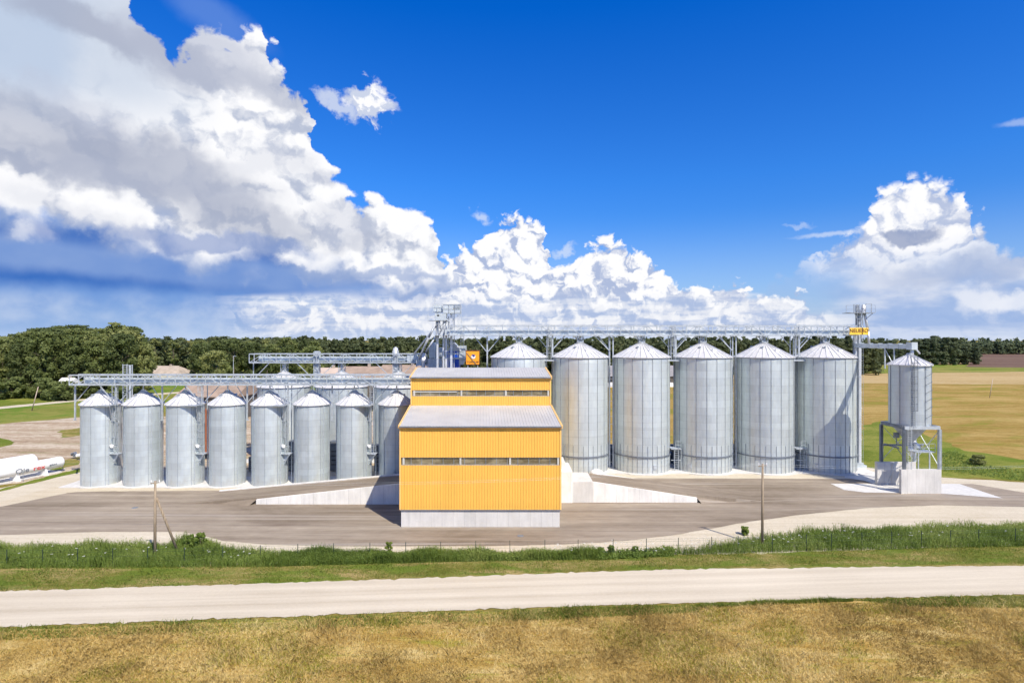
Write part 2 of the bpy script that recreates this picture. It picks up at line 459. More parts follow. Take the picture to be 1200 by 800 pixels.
M['sign_yellow'] = plain('yellow_sign_paint', (.90,.58,.06,1), .5, 0, .05, 2)
M['black'] = plain('black_lettering', (.02,.018,.02,1), .5)
M['brown_txt'] = plain('brown_lettering', (.16,.05,.02,1), .5)
M['red'] = plain('red_lettering', (.65,.06,.05,1), .5)
M['navy'] = plain('navy_lettering', (.03,.04,.22,1), .5)
M['wood'] = None
def wood_mat():
    m, nt, b = new_mat('weathered_pole_wood')
    n = noise(pos('object', (9,9,.6)), 1.5, 6, .65)
    setc(b, cmix(sstep(n,.3,.7), (.17,.125,.08,1), (.38,.31,.22,1)))
    b.inputs['Roughness'].default_value = .85
    bump(b, n, .4, .02)
    return m
M['wood'] = wood_mat()
def concrete(name, c=(.56,.55,.52), joint=0.0, jz=0.0):
    m, nt, b = new_mat(name)
    p = pos('world'); x, y, z = xyz(p)
    n = noise(vec(x*.5, y*.5, z*.5), 1.0, 7, .62); n2 = noise(vec(x*2.2, y*2.2, z*.35), 1.0, 4, .6); n3 = noise(vec(x,y,z), 9.0, 3, .6)
    tone = 0.84 + (n-.5)*.36 + (n2-.5)*.34 + (n3-.5)*.12
    if joint:
        fx = E.m('FRACT', (x + 100.0 + y*.0)*(1.0/joint)); j = sstep(E.m('ABSOLUTE', fx-.5), .485, .497)
        tone = tone - j*.30
        wn = nt.nodes.new('ShaderNodeTexWhiteNoise'); wn.noise_dimensions = '1D'
        nt.links.new(E.m('FLOOR', (x+100.0)*(1.0/joint)).s, wn.inputs['W'])
        tone = tone + (E(wn.outputs['Value'])-.5)*.09
    setc(b, vec(tone*c[0], tone*c[1], tone*c[2]))
    b.inputs['Roughness'].default_value = .85
    bump(b, n3 + n*.5, .15, .02)
    return m
M['conc_wall'] = concrete('cast_concrete_wall', (.83,.815,.77), 1.45)
M['conc_slab'] = concrete('pale_concrete_slab', (.66,.65,.62), 0)
M['conc_pre'] = concrete('precast_concrete_panel', (.68,.665,.63), 1.2)

def gravel(name, c1, c2, sc=1.0):
    m, nt, b = new_mat(name)
    p = pos('world'); x, y, z = xyz(p)
    n = noise(vec(x*.12, y*.3, 0), 1.0, 7, .62); n2 = noise(vec(x, y, 1.0), 3.5*sc, 6, .7); n3 = noise(vec(x, y, 1.0), 14*sc, 3, .7)
    st = noise(vec(x*.035, y*1.4, 3.0), 1.0, 5, .6)
    f = clamp01((n-.5)*1.0 + (n2-.5)*.9 + (n3-.5)*.9 + (st-.5)*.9 + .5)
    setc(b, cmix(f, c1, c2))
    b.inputs['Roughness'].default_value = .95; b.inputs['Specular IOR Level'].default_value = .2
    bump(b, n3 + n2, .5, .03)
    return m
M['gravel'] = gravel('pale_limestone_gravel', alb(204,188,160), alb(246,234,208))
M['yard_gravel'] = gravel('beige_crushed_gravel', alb(210,196,168), alb(250,240,218), .8)
def road_mat():
    m, nt, b = new_mat('limestone_gravel_road')
    p = pos('world'); x, y, z = xyz(p)
    w = y - x*0.063                           # across the road
    n = noise(vec(x*.12, y*.3, 0), 1.0, 7, .62); n2 = noise(vec(x, y, 1.0), 4.0, 6, .7); n3 = noise(vec(x, y, 1.0), 15, 3, .7)
    st = noise(vec(x*.02, w*1.1, 3.0), 1.0, 4, .55)
    f = clamp01((n-.5)*.6 + (n2-.5)*.55 + (n3-.5)*.7 + (st-.5)*1.3 + .55)
    tr = E.m('SINE', (w + (n-.5)*.9)*(2*pi/1.75) + .6)
    f = clamp01(f + tr*.05 + .05 + (sstep(noise(vec(x*.5, w*1.5, 6.0), 1.0, 5, .65), .62, .75))*-.22)
    setc(b, cmix(f, alb(202,188,164), alb(248,237,214)))
    b.inputs['Roughness'].default_value = .95; b.inputs['Specular IOR Level'].default_value = .2
    bump(b, n3 + n2, .4, .03)
    return m
M['road'] = road_mat()
def asphalt_mat(name='worn_asphalt', dark=1.0):
    m, nt, b = new_mat(name)
    p = pos('world'); x, y, z = xyz(p)
    n = noise(vec(x*.05, y*.10, 0), 1.0, 6, .6, dist=.6); n2 = noise(vec(x*.6, y*1.4, 1.0), 1.0, 6, .68); n3 = noise(vec(x, y, 1.0), 12, 3, .7)
    st = noise(vec(x*.03, y*.9, 3.0), 1.0, 5, .6, dist=.4)
    f = clamp01((n-.5)*1.5 + (n2-.5)*.7 + (n3-.5)*.5 + (st-.5)*1.3 + .45)
    c = cramp(f, [(0, alb(136,122,104)), (.45, alb(168,154,136)), (.8, alb(188,175,156)), (1, alb(214,202,182))])
    w_ = y + E.m('SINE', x*.045+1.0)*1.8 + E.m('SINE', x*.11)*.5
    tk = noise(vec(x*.004, w_*2.6, 11.0), 1.0, 3, .6); tm = sstep(noise(vec(x*.04, y*.12, 7.0), 1.0, 2, .5), .42, .6)
    c = cmix(sstep(tk, .58, .66)*tm*.45, c, alb(112,102,94)); c = cmix(sstep(tk, .40, .33)*tm*.5, c, alb(212,202,188))
    track = sstep(noise(vec(x*.012, y*.55, 8.0), 1.0, 3, .5, dist=.8), .60, .68)
    c = cmix(track*.45, c, alb(205,197,187))
    c = cmix(sstep(noise(vec(x*.05+9, y*.2, 4.0), 1.0, 4, .6), .60, .74)*.5, c, alb(112,94,82))
    setc(b, c)
    b.inputs['Roughness'].default_value = .9; b.inputs['Specular IOR Level'].default_value = .3
    bump(b, n3, .3, .01)
    return m
M['asphalt'] = asphalt_mat()
def field_mat(name, cols, bias=0.0, sx=.05, sy=.12, fine=1.0, rows=0.0, rowdir=(0.3,1.0)):
    """dry grass / meadow: cols = (dark, mid, light, green)"""
    m, nt, b = new_mat(name)
    p = pos('world'); x, y, z = xyz(p)
    n = noise(vec(x*sx, y*sy, 0), 1.0, 7, .62, dist=.5)
    n2 = noise(vec(x*.7, y*1.1, 2.0), fine, 7, .72)
    n3 = noise(vec(x, y*1.0, 2.0), 6.0*fine, 5, .75)
    f = clamp01((n-.5)*1.3 + (n2-.5)*1.1 + (n3-.5)*1.2 + .5)
    c = cramp(f, [(0, cols[0]), (.4, cols[1]), (.75, cols[2]), (1, cols[2])])
    g = noise(vec(x*sx*1.3+40, y*sy*1.3, 5.0), 1.0, 6, .65, dist=.8)
    gm = sstep(g + (n2-.5)*.35 + bias, .52, .66)
    c = cmix(gm*.85, c, cmix(clamp01(n3*1.6-.3), cols[3], tuple(v*1.7 for v in cols[3][:3])+(1,)))
    if rows:
        u = (x*rowdir[0] + y*rowdir[1])*rows
        r = E.m('SINE', u + (n2-.5)*6 + (n-.5)*8)
        c = cmix(sstep(r, .2, 1)*.25, c, cols[1]); c = cmix(sstep(r, -.3, -1)*.25, c, cols[0])
    setc(b, c)
    b.inputs['Roughness'].default_value = 1; b.inputs['Specular IOR Level'].default_value = .05
    bump(b, n3 + n2*2, .7, .12)
    return m
M['dry'] = field_mat('dry_mown_grass', (alb(148,116,54), alb(204,170,92), alb(240,214,146), alb(146,144,50)), .0, .09, .5)
M['verge'] = field_mat('short_verge_grass', (alb(108,114,50), alb(144,140,68), alb(208,182,128), alb(104,126,46)), .06, .10, .35, 1.5)
M['meadow'] = field_mat('green_meadow', (alb(98,112,48), alb(146,150,74), alb(178,170,96), alb(88,124,38)), .05, .02, .05, .8)
M['lush'] = field_mat('lush_grass', (alb(92,108,40), alb(128,142,58), alb(170,166,88), alb(96,120,40)), .02, .03, .06, .8)
M['gold'] = field_mat('stubble_field', (alb(144,120,58), alb(180,152,84), alb(212,184,118), alb(132,132,54)), .03, .03, .075, .9, rows=1.3)
M['tan'] = field_mat('tan_mown_field', (alb(170,148,96), alb(204,178,126), alb(218,194,146), alb(150,140,64)), -.10, .006, .03, .4)
M['plough'] = field_mat('ploughed_field', (alb(104,82,76), alb(128,104,92), alb(142,120,104), alb(118,104,80)), -.12, .006, .02, .2)
M['dirt'] = field_mat('rutted_dirt', (alb(144,118,94), alb(200,178,150), alb(236,222,200), alb(122,124,64)), -.03, .018, .30, .8)
M['base'] = field_mat('open_country', (alb(110,106,52), alb(148,136,70), alb(182,160,96), alb(98,118,44)), .02, .01, .03, .3)

def cladding(name, c, pitch=.30, depth=.03, rough=.42):
    m, nt, b = new_mat(name)
    p = pos('object'); x, y, z = xyz(p)
    n = noise(vec(x*.3, y*.3, z*.3), 1.0, 4, .5); n2 = noise(vec(x*4, y*4, z*.3), 1.0, 4, .6)
    sh = nt.nodes.new('ShaderNodeTexWhiteNoise'); sh.noise_dimensions = '1D'
    nt.links.new(E.m('FLOOR', x*(1.0/1.2)).s, sh.inputs['W'])
    low = sstep(z + (n2-.5)*2.0, 3.2, 1.8)
    tone = 1.0 + (n-.5)*.16 + (n2-.5)*.12 + (E(sh.outputs['Value'])-.5)*.045 - low*.06 - sstep(E.m('ABSOLUTE', E.m('FRACT', x*(1.0/1.2))-.5), .485, .5)*.10
    setc(b, vec(tone*c[0], tone*c[1], tone*c[2]))
    b.inputs['Roughness'].default_value = rough
    return m
M['yellow'] = cladding('yellow_coated_sheet', (.79,.442,.085))
M['yellow_trim'] = plain('yellow_trim', (.86,.52,.16,1), .4, 0, .05)
M['roof_sheet'] = plain('light_grey_roof_sheet', (.47,.465,.45,1), .55, .05, .07, .35)
M['glass'] = None
def glass_mat():
    m, nt, b = new_mat('polycarbonate_strip')
    p = pos('object'); x, y, z = xyz(p)
    n = noise(vec(x*.8, y, z*1.6), 1.0, 5, .6)
    setc(b, cmix(sstep(n,.35,.7), (.13,.105,.06,1), (.30,.26,.17,1)))
    b.inputs['Roughness'].default_value = .22; b.inputs['Specular IOR Level'].default_value = .6
    return m
M['glass'] = glass_mat()
M['frame_w'] = plain('white_window_frame', (.52,.51,.46,1), .5, 0, .06)
M['roof_tan'] = plain('weathered_fibre_cement_roof', (.38,.32,.26,1), .85, 0, .18, .5)
M['roof_brown'] = plain('brown_asbestos_roof', (.30,.225,.17,1), .85, 0, .2, .5)
M['roof_pink'] = plain('pinkish_roof_sheet', (.46,.37,.30,1), .8, 0, .12, .5)
M['roof_grey'] = plain('grey_barn_roof', (.26,.25,.25,1), .8, 0, .15, .5)
M['wall_lt'] = plain('pale_plaster_wall', (.60,.57,.52,1), .8, 0, .12, .4)
M['wall_dk'] = plain('dark_board_wall', (.12,.105,.09,1), .8, 0, .2, .6)
M['orange'] = plain('orange_machine_paint', (.30,.10,.04,1), .5, 0, .1)

def leaf_mat(name, cols, var=.5):
    m, nt, b = new_mat(name)
    oi = nt.nodes.new('ShaderNodeObjectInfo')
    p = pos('world')
    n = noise(p, .35, 3, .6); n2 = noise(p, 2.2, 2, .6); n4 = noise(p, .09, 2, .5)
    f = clamp01((n-.5)*1.1 + (n4-.5)*1.6 + (n2-.5)*.9 + (E(oi.outputs['Random'])-.5)*var + .5)
    c = cramp(f, [(0, cols[0]), (.5, cols[1]), (1, cols[2])])
    setc(b, c)
    b.inputs['Roughness'].default_value = .6; b.inputs['Specular IOR Level'].default_value = .25
    tr = nt.nodes.new('ShaderNodeBsdfTranslucent'); nt.links.new(c.s, tr.inputs['Color'])
    mx = nt.nodes.new('ShaderNodeMixShader'); mx.inputs[0].default_value = .42
    nt.links.new(b.outputs[0], mx.inputs[1]); nt.links.new(tr.outputs[0], mx.inputs[2])
    out = [x_ for x_ in nt.nodes if x_.type == 'OUTPUT_MATERIAL'][0]
    nt.links.new(mx.outputs[0], out.inputs[0])
    return m
M['leaf'] = leaf_mat('deciduous_leaves', ((.10,.13,.045,1), (.175,.215,.068,1), (.29,.31,.11,1)), .9)
M['leaf_far'] = leaf_mat('far_wood_leaves', ((.09,.115,.05,1), (.14,.165,.068,1), (.20,.22,.092,1)), .5)
M['leaf_right'] = leaf_mat('dark_spruce_leaves', ((.085,.115,.062,1), (.125,.16,.082,1), (.175,.21,.10,1)), .6)
M['weed'] = leaf_mat('tall_weed_leaves', ((.12,.185,.035,1), (.21,.29,.06,1), (.36,.42,.12,1)), 0)
M['bark'] = plain('tree_bark', (.12,.095,.07,1), .9, 0, .25, 1)
M['blade_dry'] = leaf_mat('dry_grass_blades', ((.33,.235,.075,1), (.60,.45,.165,1), (.82,.68,.33,1)), 0)
M['blade_green'] = leaf_mat('green_grass_blades', ((.12,.17,.028,1), (.23,.29,.05,1), (.42,.41,.13,1)), 0)
M['blade_olive'] = leaf_mat('olive_grass_blades', ((.20,.20,.03,1), (.38,.36,.06,1), (.58,.52,.13,1)), 0)
M['flower'] = plain('white_umbel_flowers', (.75,.75,.70,1), .8)
M['fence_green'] = plain('dark_green_fence_paint', (.025,.05,.035,1), .5)

# ================================================================== the setting: ground, yard, road, fields
def sheet(name, pts, z, mat, jag=0.0, step=1.2, label=None):
    """a flat sheet on the ground, its rim made irregular"""
    out = []
    n = len(pts)
    for i in range(n):
        a = Vector(pts[i]); b = Vector(pts[(i+1) % n]); L = (b-a).length
        k = max(1, min(420, int(L/step))) if jag else 1
        nrm = Vector((-(b-a).y, (b-a).x)); nrm = nrm.normalized() if L > 0 else nrm
        for j in range(k):
            q = a.lerp(b, j/k)
            if jag and j: q = q + nrm*random.gauss(0, jag)
            out.append((q.x, q.y, z))
    bm = bmesh.new()
    f = bm.faces.new([bm.verts.new(p) for p in out])
    f.normal_update()
    if f.normal.z < 0: f.normal_flip()
    bmesh.ops.triangulate(bm, faces=bm.faces[:])
    me = bpy.data.meshes.new(name); bm.to_mesh(me); bm.free()
    me.materials.append(mat)
    o = bpy.data.objects.new(name, me); COL.objects.link(o); o['kind'] = 'structure'
    return o
def gp(*pp): return [G(*p) for p in pp]

sheet('ground', [(-9000,-400), (9000,-400), (9000,14000), (-9000,14000)], 0, M['base'])
# far fields on the right, behind the silos
sheet('field', gp((1700,576),(1200,560),(1110,558),(1000,545),(700,540),(690,430),(1000,432),(1100,427),(1500,431),(2600,470)), .004, M['gold'], .5, 4)
sheet('far_field', gp((640,436),(1000,449),(1300,452),(1700,452),(1500,424),(1140,422),(900,424),(640,420)), .030, M['tan'], 1.5, 12)
sheet('far_grass', gp((640,441),(1000,438),(1300,434),(1560,434),(1500,427),(1160,427),(900,429),(640,428)), .055, M['meadow'], 1.0, 12)
sheet('ploughed_field', gp((1135,430),(1600,436),(1900,415),(1135,412)), .09, M['plough'], 1.0, 20)
sheet('field_grass', gp((1006,548),(1012,498),(1040,492),(1090,512),(1130,528),(1250,545),(1400,560),(1400,568),(1200,563),(1100,560),(1020,552)), .010, M['lush'], .6, 2.5)
# left country
sheet('meadow', gp((-500,500),(-100,492),(60,500),(100,492),(330,470),(480,470),(480,440),(330,432),(-60,452),(-500,462)), .004, M['meadow'], 1.0, 5)
sheet('lush_meadow', gp((-300,482),(0,478),(90,471),(90,462),(0,462),(-300,466)), .010, M['lush'], .6, 4)
sheet('clearing', gp((262,446),(310,444),(306,428),(270,430)), .010, M['lush'], .6, 4)
sheet('country_path', gp((-250,489),(0,479),(90,470),(160,464),(300,455),(300,453.5),(160,462),(90,468),(0,476.5),(-250,485)), .016, M['yard_gravel'], .15, 4)
sheet('dirt_ground', gp((-420,590),(-100,575),(0,568),(97,560),(480,560),(640,540),(700,540),(700,500),(480,480),(300,486),(90,489),(0,497),(-200,510),(-480,540)), .020, M['dirt'], .5, 3)
sheet('dirt_grass', gp((-60,531),(0,524),(14,521),(10,515),(0,513),(-60,515)), .026, M['lush'], .4, 1.5)
sheet('grass_patch', gp((70,513),(96,510),(96,501),(72,504)), .026, M['verge'], .3, 1.5)
sheet('grass_patch', gp((62,546),(72,541),(96,533),(96,541),(84,546),(66,551)), .026, M['verge'], .3, 1)

# gravel around the yard, the yard itself
sheet('yard_gravel', gp((-500,655),(-60,640),(0,668),(300,668),(700,660),(900,655),(1200,645),(1700,640),(1700,596),(1400,576),(1250,568),(1150,562),(1100,559),(1010,547),
                   (640,545),(480,545),(300,550),(97,552),(60,560),(0,572),(-300,598)), .030, M['yard_gravel'], .25, 1.5)
sheet('grass_strip', gp((-60,585),(0,573.5),(40,562),(96,548),(96,552.5),(60,561),(20,571),(-60,590)), .034, M['lush'], .12, 1)
sheet('asphalt_yard', gp((-500,640),(-100,612),(0,588.5),(80,577),(150,575),(470,574),(640,572),(688,560),(1006,561),(1056,571),(1056,579),(1103,578),(1100,567),(1140,567),(1200,577),(1500,594),(1700,606),
                   (1500,604),(1200,594),(1100,592),(1020,595),(940,603),(880,611),(830,620),(790,627),(730,634),(660,638),(560,640),(400,640),(310,638),(262,634),(235,627),(210,623),(120,623),(0,627),(-100,633)), .040, M['asphalt'], .04, 1)
# gravel road and verges in front
sheet('verge', gp((-700,705),(-300,690),(0,664),(300,662),(500,656),(900,648),(1200,638),(1800,630),(1800,672),(1200,668),(900,672),(600,680),(300,692),(0,702),(-300,716),(-700,740)), .045, M['verge'], .10, .8)
sheet('gravel_road', gp((-700,732),(-300,708),(0,693),(300,684),(400,681),(600,673.5),(800,667),(1200,662.7),(1700,660),(1900,664),(1900,690),(1700,690),(1200,696.7),(800,706.7),(600,713),(400,720),(0,735),(-300,750),(-700,790)), .050, M['road'], .09, .4)
sheet('dry_field', gp((-900,780),(-300,757),(0,739),(400,724),(600,716),(800,710),(1200,700),(1700,694),(2100,700),(2400,1500),(600,1600),(-1500,1500)), .044, M['dry'], .10, .6)

def slab(name, pts, z0, z1, mat):
    mb = MB(); n = len(pts)
    mb.add([(x,y,z0) for x,y in pts] + [(x,y,z1) for x,y in pts],
           [tuple(range(n,2*n))] + [(i,(i+1)%n,n+(i+1)%n,n+i) for i in range(n)])
    o = mb.build(name, mat); o['kind'] = 'structure'
    bm = bmesh.new(); bm.from_mesh(o.data); bmesh.ops.recalc_face_normals(bm, faces=bm.faces[:]); bm.to_mesh(o.data); bm.free()
    return o
# concrete aprons under the silos
def scallop(xs, yf, yb, r, cy, x0, x1):
    """front edge bulging around each silo"""
    pts = []
    N = 220
    for i in range(N+1):
        x = x0 + (x1-x0)*i/N
        y = yf
        for c in xs:
            if abs(x-c) < r: y = min(y, cy - sqrt(r*r-(x-c)**2))
        pts.append((x, y))
    return pts + [(x1, yb), (x0, yb)]

# ================================================================== silos
CACHE = {}
def shared(key, name, fn, mat, parent, smooth=False, angle=None, loc=None, rz=0.0):
    """a part whose mesh is reused by every silo of the kind"""
    if key not in CACHE:
        mb = MB(); fn(mb); o = mb.build(name, mat, parent, smooth)
        if angle: smooth_by_angle(o, angle)
        CACHE[key] = o.data
    else:
        o = bpy.data.objects.new(name, CACHE[key]); COL.objects.link(o); o.parent = parent
    if loc: o.location = loc
    o.rotation_euler = (0, 0, rz)
    return o

def ladder(mb, x, y, z0, z1, w=.45, face=-1, cage=False, r=.03, step=.30):
    mb.bar((x-w/2, y, z0), (x-w/2, y, z1), r*1.6); mb.bar((x+w/2, y, z0), (x+w/2, y, z1), r*1.6)
    z = z0 + step
    while z < z1 - .05:
        mb.bar((x-w/2, y, z), (x+w/2, y, z), r); z += step
    if cage:
        z = z0 + 2.2
        while z < z1:
            pts = [(x + .36*cos(t), y + face*(.10 + .62*sin(t)), z) for t in [pi*k/6 for k in range(7)]]
            for a, b in zip(pts, pts[1:]): mb.bar(a, b, r*1.2)
            z += .9
        for t in (pi*.25, pi*.5, pi*.75):
            mb.bar((x + .36*cos(t), y + face*(.10+.62*sin(t)), z0+2.2), (x + .36*cos(t), y + face*(.10+.62*sin(t)), z1), r*1.2)
def rail_run(mb, p, q, h=1.1, post=1.5, w=.05, mid=True):
    p = Vector(p); q = Vector(q); L = (q-p).length; n = max(1, int(round(L/post)))
    up = Vector((0,0,h))
    mb.bar(p+up, q+up, w)
    if mid: mb.bar(p+up*.5, q+up*.5, w*.8)
    for i in range(n+1):
        a = p.lerp(q, i/n); mb.bar(a, a+up, w)

def make_silo(kind, label, X, Y, Rr, he, ha, nst, wall, n_roof, group, side=None, short=False, ringz=None, front_door=None, turret=None, lowplat=None):
    t = thing('grain_silo', label, 'silo', (X, Y, 0), group)
    seg = nst*6
    ph = -pi/2 + pi/nst*(1 if kind != 'small' else .35)
    shared(kind+'wall', 'wall', lambda mb: mb.lathe([(Rr+.02,0),(Rr+.02,.10),(Rr,.10),(Rr,he)], seg, ph=ph), wall, t, angle=25)
    ov = Rr + .22
    def roof(mb):
        n = n_roof
        mb.lathe([(Rr-.02, he-.02), (ov-.03, he-.10), (ov, he-.09), (ov, he-.01), (.42, ha-.22)], n, ph=ph)
        for i in range(n):          # standing seam of each roof panel
            a = ph + 2*pi*i/n
            mb.cur = 1; mb.bar((ov*cos(a), ov*sin(a), he+.02), (.42*cos(a), .42*sin(a), ha-.19), .075, .08)
    rf = shared(kind+'roof', 'roof', roof, [M['roof_steel'], M['rib']], t)
    shared(kind+'cap', 'roof_cap', lambda mb: mb.lathe([(.50,ha-.30),(.50,ha-.12),(.30,ha-.02),(.30,ha+.10)], 16, capt=True), M['rail'], rf, angle=30)
    shared(kind+'eave', 'eave_ring', lambda mb: mb.lathe([(Rr+.03,he-.20),(Rr+.09,he-.20),(Rr+.09,he-.12),(Rr+.03,he-.12)], seg, ph=ph), M['stiff'], t)
    # roof hatch and vent
    def hatch(mb):
        a = -pi/2 + .35; rr = Rr*.62; z = he + (ha-he)*(1-.62)
        c = Vector((rr*cos(a), rr*sin(a), z)); mb.box(c.x-.32, c.x+.32, c.y-.30, c.y+.35, c.z-.1, c.z+.26)
    shared(kind+'hatch', 'roof_hatch', hatch, M['white'], rf)
    def vent(mb):
        rr = Rr*.45; z = he + (ha-he)*.5
        mb.tube((rr, 0, z), (rr, 0, z+.42), .16, 10)
        mb.tube((rr, 0, z+.41), (rr, 0, z+.50), .25, 10, .05)
    for a in (-pi/2-.5, .4, 2.4): shared(kind+'vent', 'roof_vent', vent, M['rail'], rf, rz=a)
    for i in range(nst):
        a = ph + 2*pi*i/nst
        w = .075 if kind != 'small' else .045
        shared(kind+'st', 'stiffener', lambda mb: mb.box(Rr-.01, Rr+.055, -w/2, w/2, .1, he-.22), M['stiff'] if kind != 'small' else M['seam'], t, rz=a)
        if short:
            shared(kind+'sh', 'short_stiffener', lambda mb: mb.box(Rr-.01, Rr+.055, -.035, .035, .1, 4.3), M['stiff'], t, rz=a+pi/nst)
    if ringz:
        shared(kind+'ring', 'aeration_ring', lambda mb: mb.lathe([(Rr+.06,ringz-.09),(Rr+.16,ringz-.09),(Rr+.16,ringz+.09),(Rr+.06,ringz+.09)], seg, ph=ph), M['darksteel'], t)
    if kind == 'small':
        # bright vertical down pipe on the right shoulder of each small silo
        a = -pi/2 + .98
        shared('dp', 'down_pipe', lambda mb: mb.tube((Rr+.09,0,.2),(Rr+.09,0,he-.1), .055, 8), M['rail'], t, rz=a)
        shared('cd', 'corner_angle', lambda mb: mb.bar((Rr+.05,0,.1),(Rr+.05,0,he-.1), .08), M['rail'], t, rz=-pi+.25)
    # manhole door
    def door(mb):
        mb.box(-.28,.28,-Rr-.09,-Rr+.1,.75,1.45); mb.box(-.22,.22,-Rr-.13,-Rr-.08,.81,1.39)
    if front_door is not None:
        shared(kind+'door', 'manhole_door', door, M['rail'], t, rz=front_door)
    # apex turret up to the gantry
    if turret:
        def tur(mb):
            w = .45; z0, z1 = ha-.15, turret
            for sx in (-1,1):
                for sy in (-1,1): mb.bar((sx*w,sy*w,z0),(sx*w,sy*w,z1), .09)
            for sy in (-1,1):
                mb.bar((-w,sy*w,z0),(w,sy*w,z1), .06); mb.bar((w,sy*w,z0),(-w,sy*w,z1), .06)
                mb.bar((-w,sy*w,z0+.02),(w,sy*w,z0+.02), .07)
            mb.tube((0,0,z0),(0,0,z1), .17, 10)
            if kind == 'big':
                mb.tube((-.9,.1,z1-.1),(-.15,.1,z0+.2), .10, 8)
                mb.box(-1.15,-.75,-.1,.3,z1-.35,z1)
        def tur_small(mb):
            mb.tube((0,0,ha-.05),(0,0,turret), .09, 8)
        shared(kind+'tur', 'outlet_frame' if kind != 'small' else 'filling_spout', tur if kind != 'small' else tur_small, M['rail'], t)
    if side == 'small_top':
        def plat(mb):
            x0, x1, y0, y1, z = .75, 3.0, -Rr-.15, -Rr+1.25, he+.02
            mb.box(x0, x1, y0, y1, z-.08, z)
            mb.bar((x0,y0+.1,z-.1),(x1,y0+.1,z-.1), .12, .16)
            mb.bar((x0+.3,y1,z-.15),(x1-.3,-.2,z-2.6), .10)
            mb.bar((x1-.15,y0+.2,z-.15),(Rr*.93,-Rr*.38,z-2.6), .10)
            rail_run(mb, (x1,y0,z), (x1,y1,z)); rail_run(mb, (x0+1.2,y0,z), (x1,y0,z), w=.035)
            mb.bar((2.35,-1.0,z-2.4),(2.35,-1.0,z-1.2),.30,.30)
        shared('pst', 'eave_platform', plat, M['rail'], t)
        def lad(mb): ladder(mb, 2.75, -.85, 4.6, he+2.9, cage=True, face=-1)
        shared('psl', 'ladder', lad, M['rail'], t)
    if side == 'big_top':
        def plat(mb):
            x0, x1, y0, y1, z = Rr-.55, Rr+1.75, -1.75, -.2, he+.06-.5
            mb.box(x0, x1, y0, y1, z-.09, z)
            mb.bar((x0,y0,z-.1),(x1,y0,z-.1), .10, .18)
            rail_run(mb, (x0,y0,z), (x1,y0,z), w=.04)
        shared('pbt', 'eave_platform', plat, M['rail'], t)
    if lowplat == 'big':
        def plat(mb):
            x0, x1, y0, y1, z = Rr-.2, Rr+1.35, -2.1, -.4, 3.55
            mb.box(x0, x1, y0, y1, z-.08, z)
            mb.bar((x0,y0,z-.06),(x1,y0,z-.06), .10, .16)
            mb.bar((x0,y0,1.75),(x1,y0,1.75), .08)
            rail_run(mb, (x1,y0,z), (x1,y1,z)); rail_run(mb, (x0+.7,y0,z), (x1,y0,z), post=.6)
            mb.bar((x1,y0,0),(x1,y0,z), .07); mb.bar((x1,y1,0),(x1,y1,z), .07)
        shared('pbl', 'lower_platform', plat, M['rail'], t)
        shared('pll', 'lower_ladder', lambda mb: ladder(mb, Rr+.62, -2.2, 0, 3.6, w=.62, r=.04, step=.36), M['rail'], t)
    if lowplat == 'small':
        def plat(mb):
            x0, x1, y0, y1, z = Rr-.45, Rr+.95, -1.3, -.1, 4.45
            mb.box(x0, x1, y0, y1, z-.07, z)
            mb.bar((x1-.1,y0,z-.1),(Rr*.95,-.7,z-1.6), .12)
            mb.hexa([(x0,-.75,z-1.5),(x0+.05,-.75,z-1.5),(x0+.05,-.72,z-1.5),(x0,-.72,z-1.5),(x0,-.75,z-.08),(x1,-.75,z-.08),(x1,-.72,z-.08),(x0,-.72,z-.08)])
            rail_run(mb, (x0,y0,z), (x1,y0,z), post=.7, w=.04)
        shared('psm', 'mid_platform', plat, M['rail'], t)
        def lid(mb):
            mb.tube((Rr-.1,-1.2,5.55),(Rr+.12,-1.4,5.55), .24, 14)
        shared('pslid', 'inspection_hatch', lid, M['white'], t)
    return t

ORD = ['leftmost', 'second from the left', 'third from the left', 'fourth from the left', 'fifth from the left', 'sixth from the left', 'seventh from the left', 'eighth from the left']
SMX = [-58.4 + 6.0*i for i in range(8)]; SMY = 80.9; SMR = 2.4
for i, x in enumerate(SMX):
    lab = ORD[i] + ' of the small galvanised silos in the front left row'
    if i == 7: lab = 'small galvanised silo half in shade against the yellow building'
    make_silo('small', lab, x, SMY, SMR, 11.35, 13.2, 9, M['wall_small'], 18, 'small silos in the front left row',
              side='small_top' if i % 2 == 0 else None, lowplat='small' if i % 2 == 0 else None, turret=14.15)
MDX = [-39.6, -29.6, -19.7]; MDY = 99.0
for i, x in enumerate(MDX):
    make_silo('medium', ['left', 'middle', 'right'][i] + ' one of the three broad silos half hidden behind the front left row', x, MDY, 4.3, 12.4, 15.1, 18, M['wall_big'], 24,
              'broad silos behind the small ones', turret=16.5)
BGX = [1.1 + 9.72*i for i in range(6)]; BGY = 90.4; BGR = 4.35
blab = ['tall galvanised silo with only its top showing above the yellow building', 'tall galvanised silo right beside the yellow building, its foot behind the ramp',
        'second fully visible tall silo to the right of the yellow building', 'third fully visible tall silo to the right of the yellow building',
        'tall galvanised silo second from the right end of the big row', 'tall galvanised silo at the right end of the big row beside the elevator tower']
for i, x in enumerate(BGX):
    make_silo('big', blab[i], x, BGY, BGR, 17.7, 20.15, 18, M['wall_big'], 30, 'tall silos in the right row', short=True, ringz=2.6,
              side='big_top' if i in (0,2,4) else None, lowplat='big' if i in (2,4) else None, turret=21.1, front_door=(.25 if i in (2,) else -.75 if i in (3,5) else None))

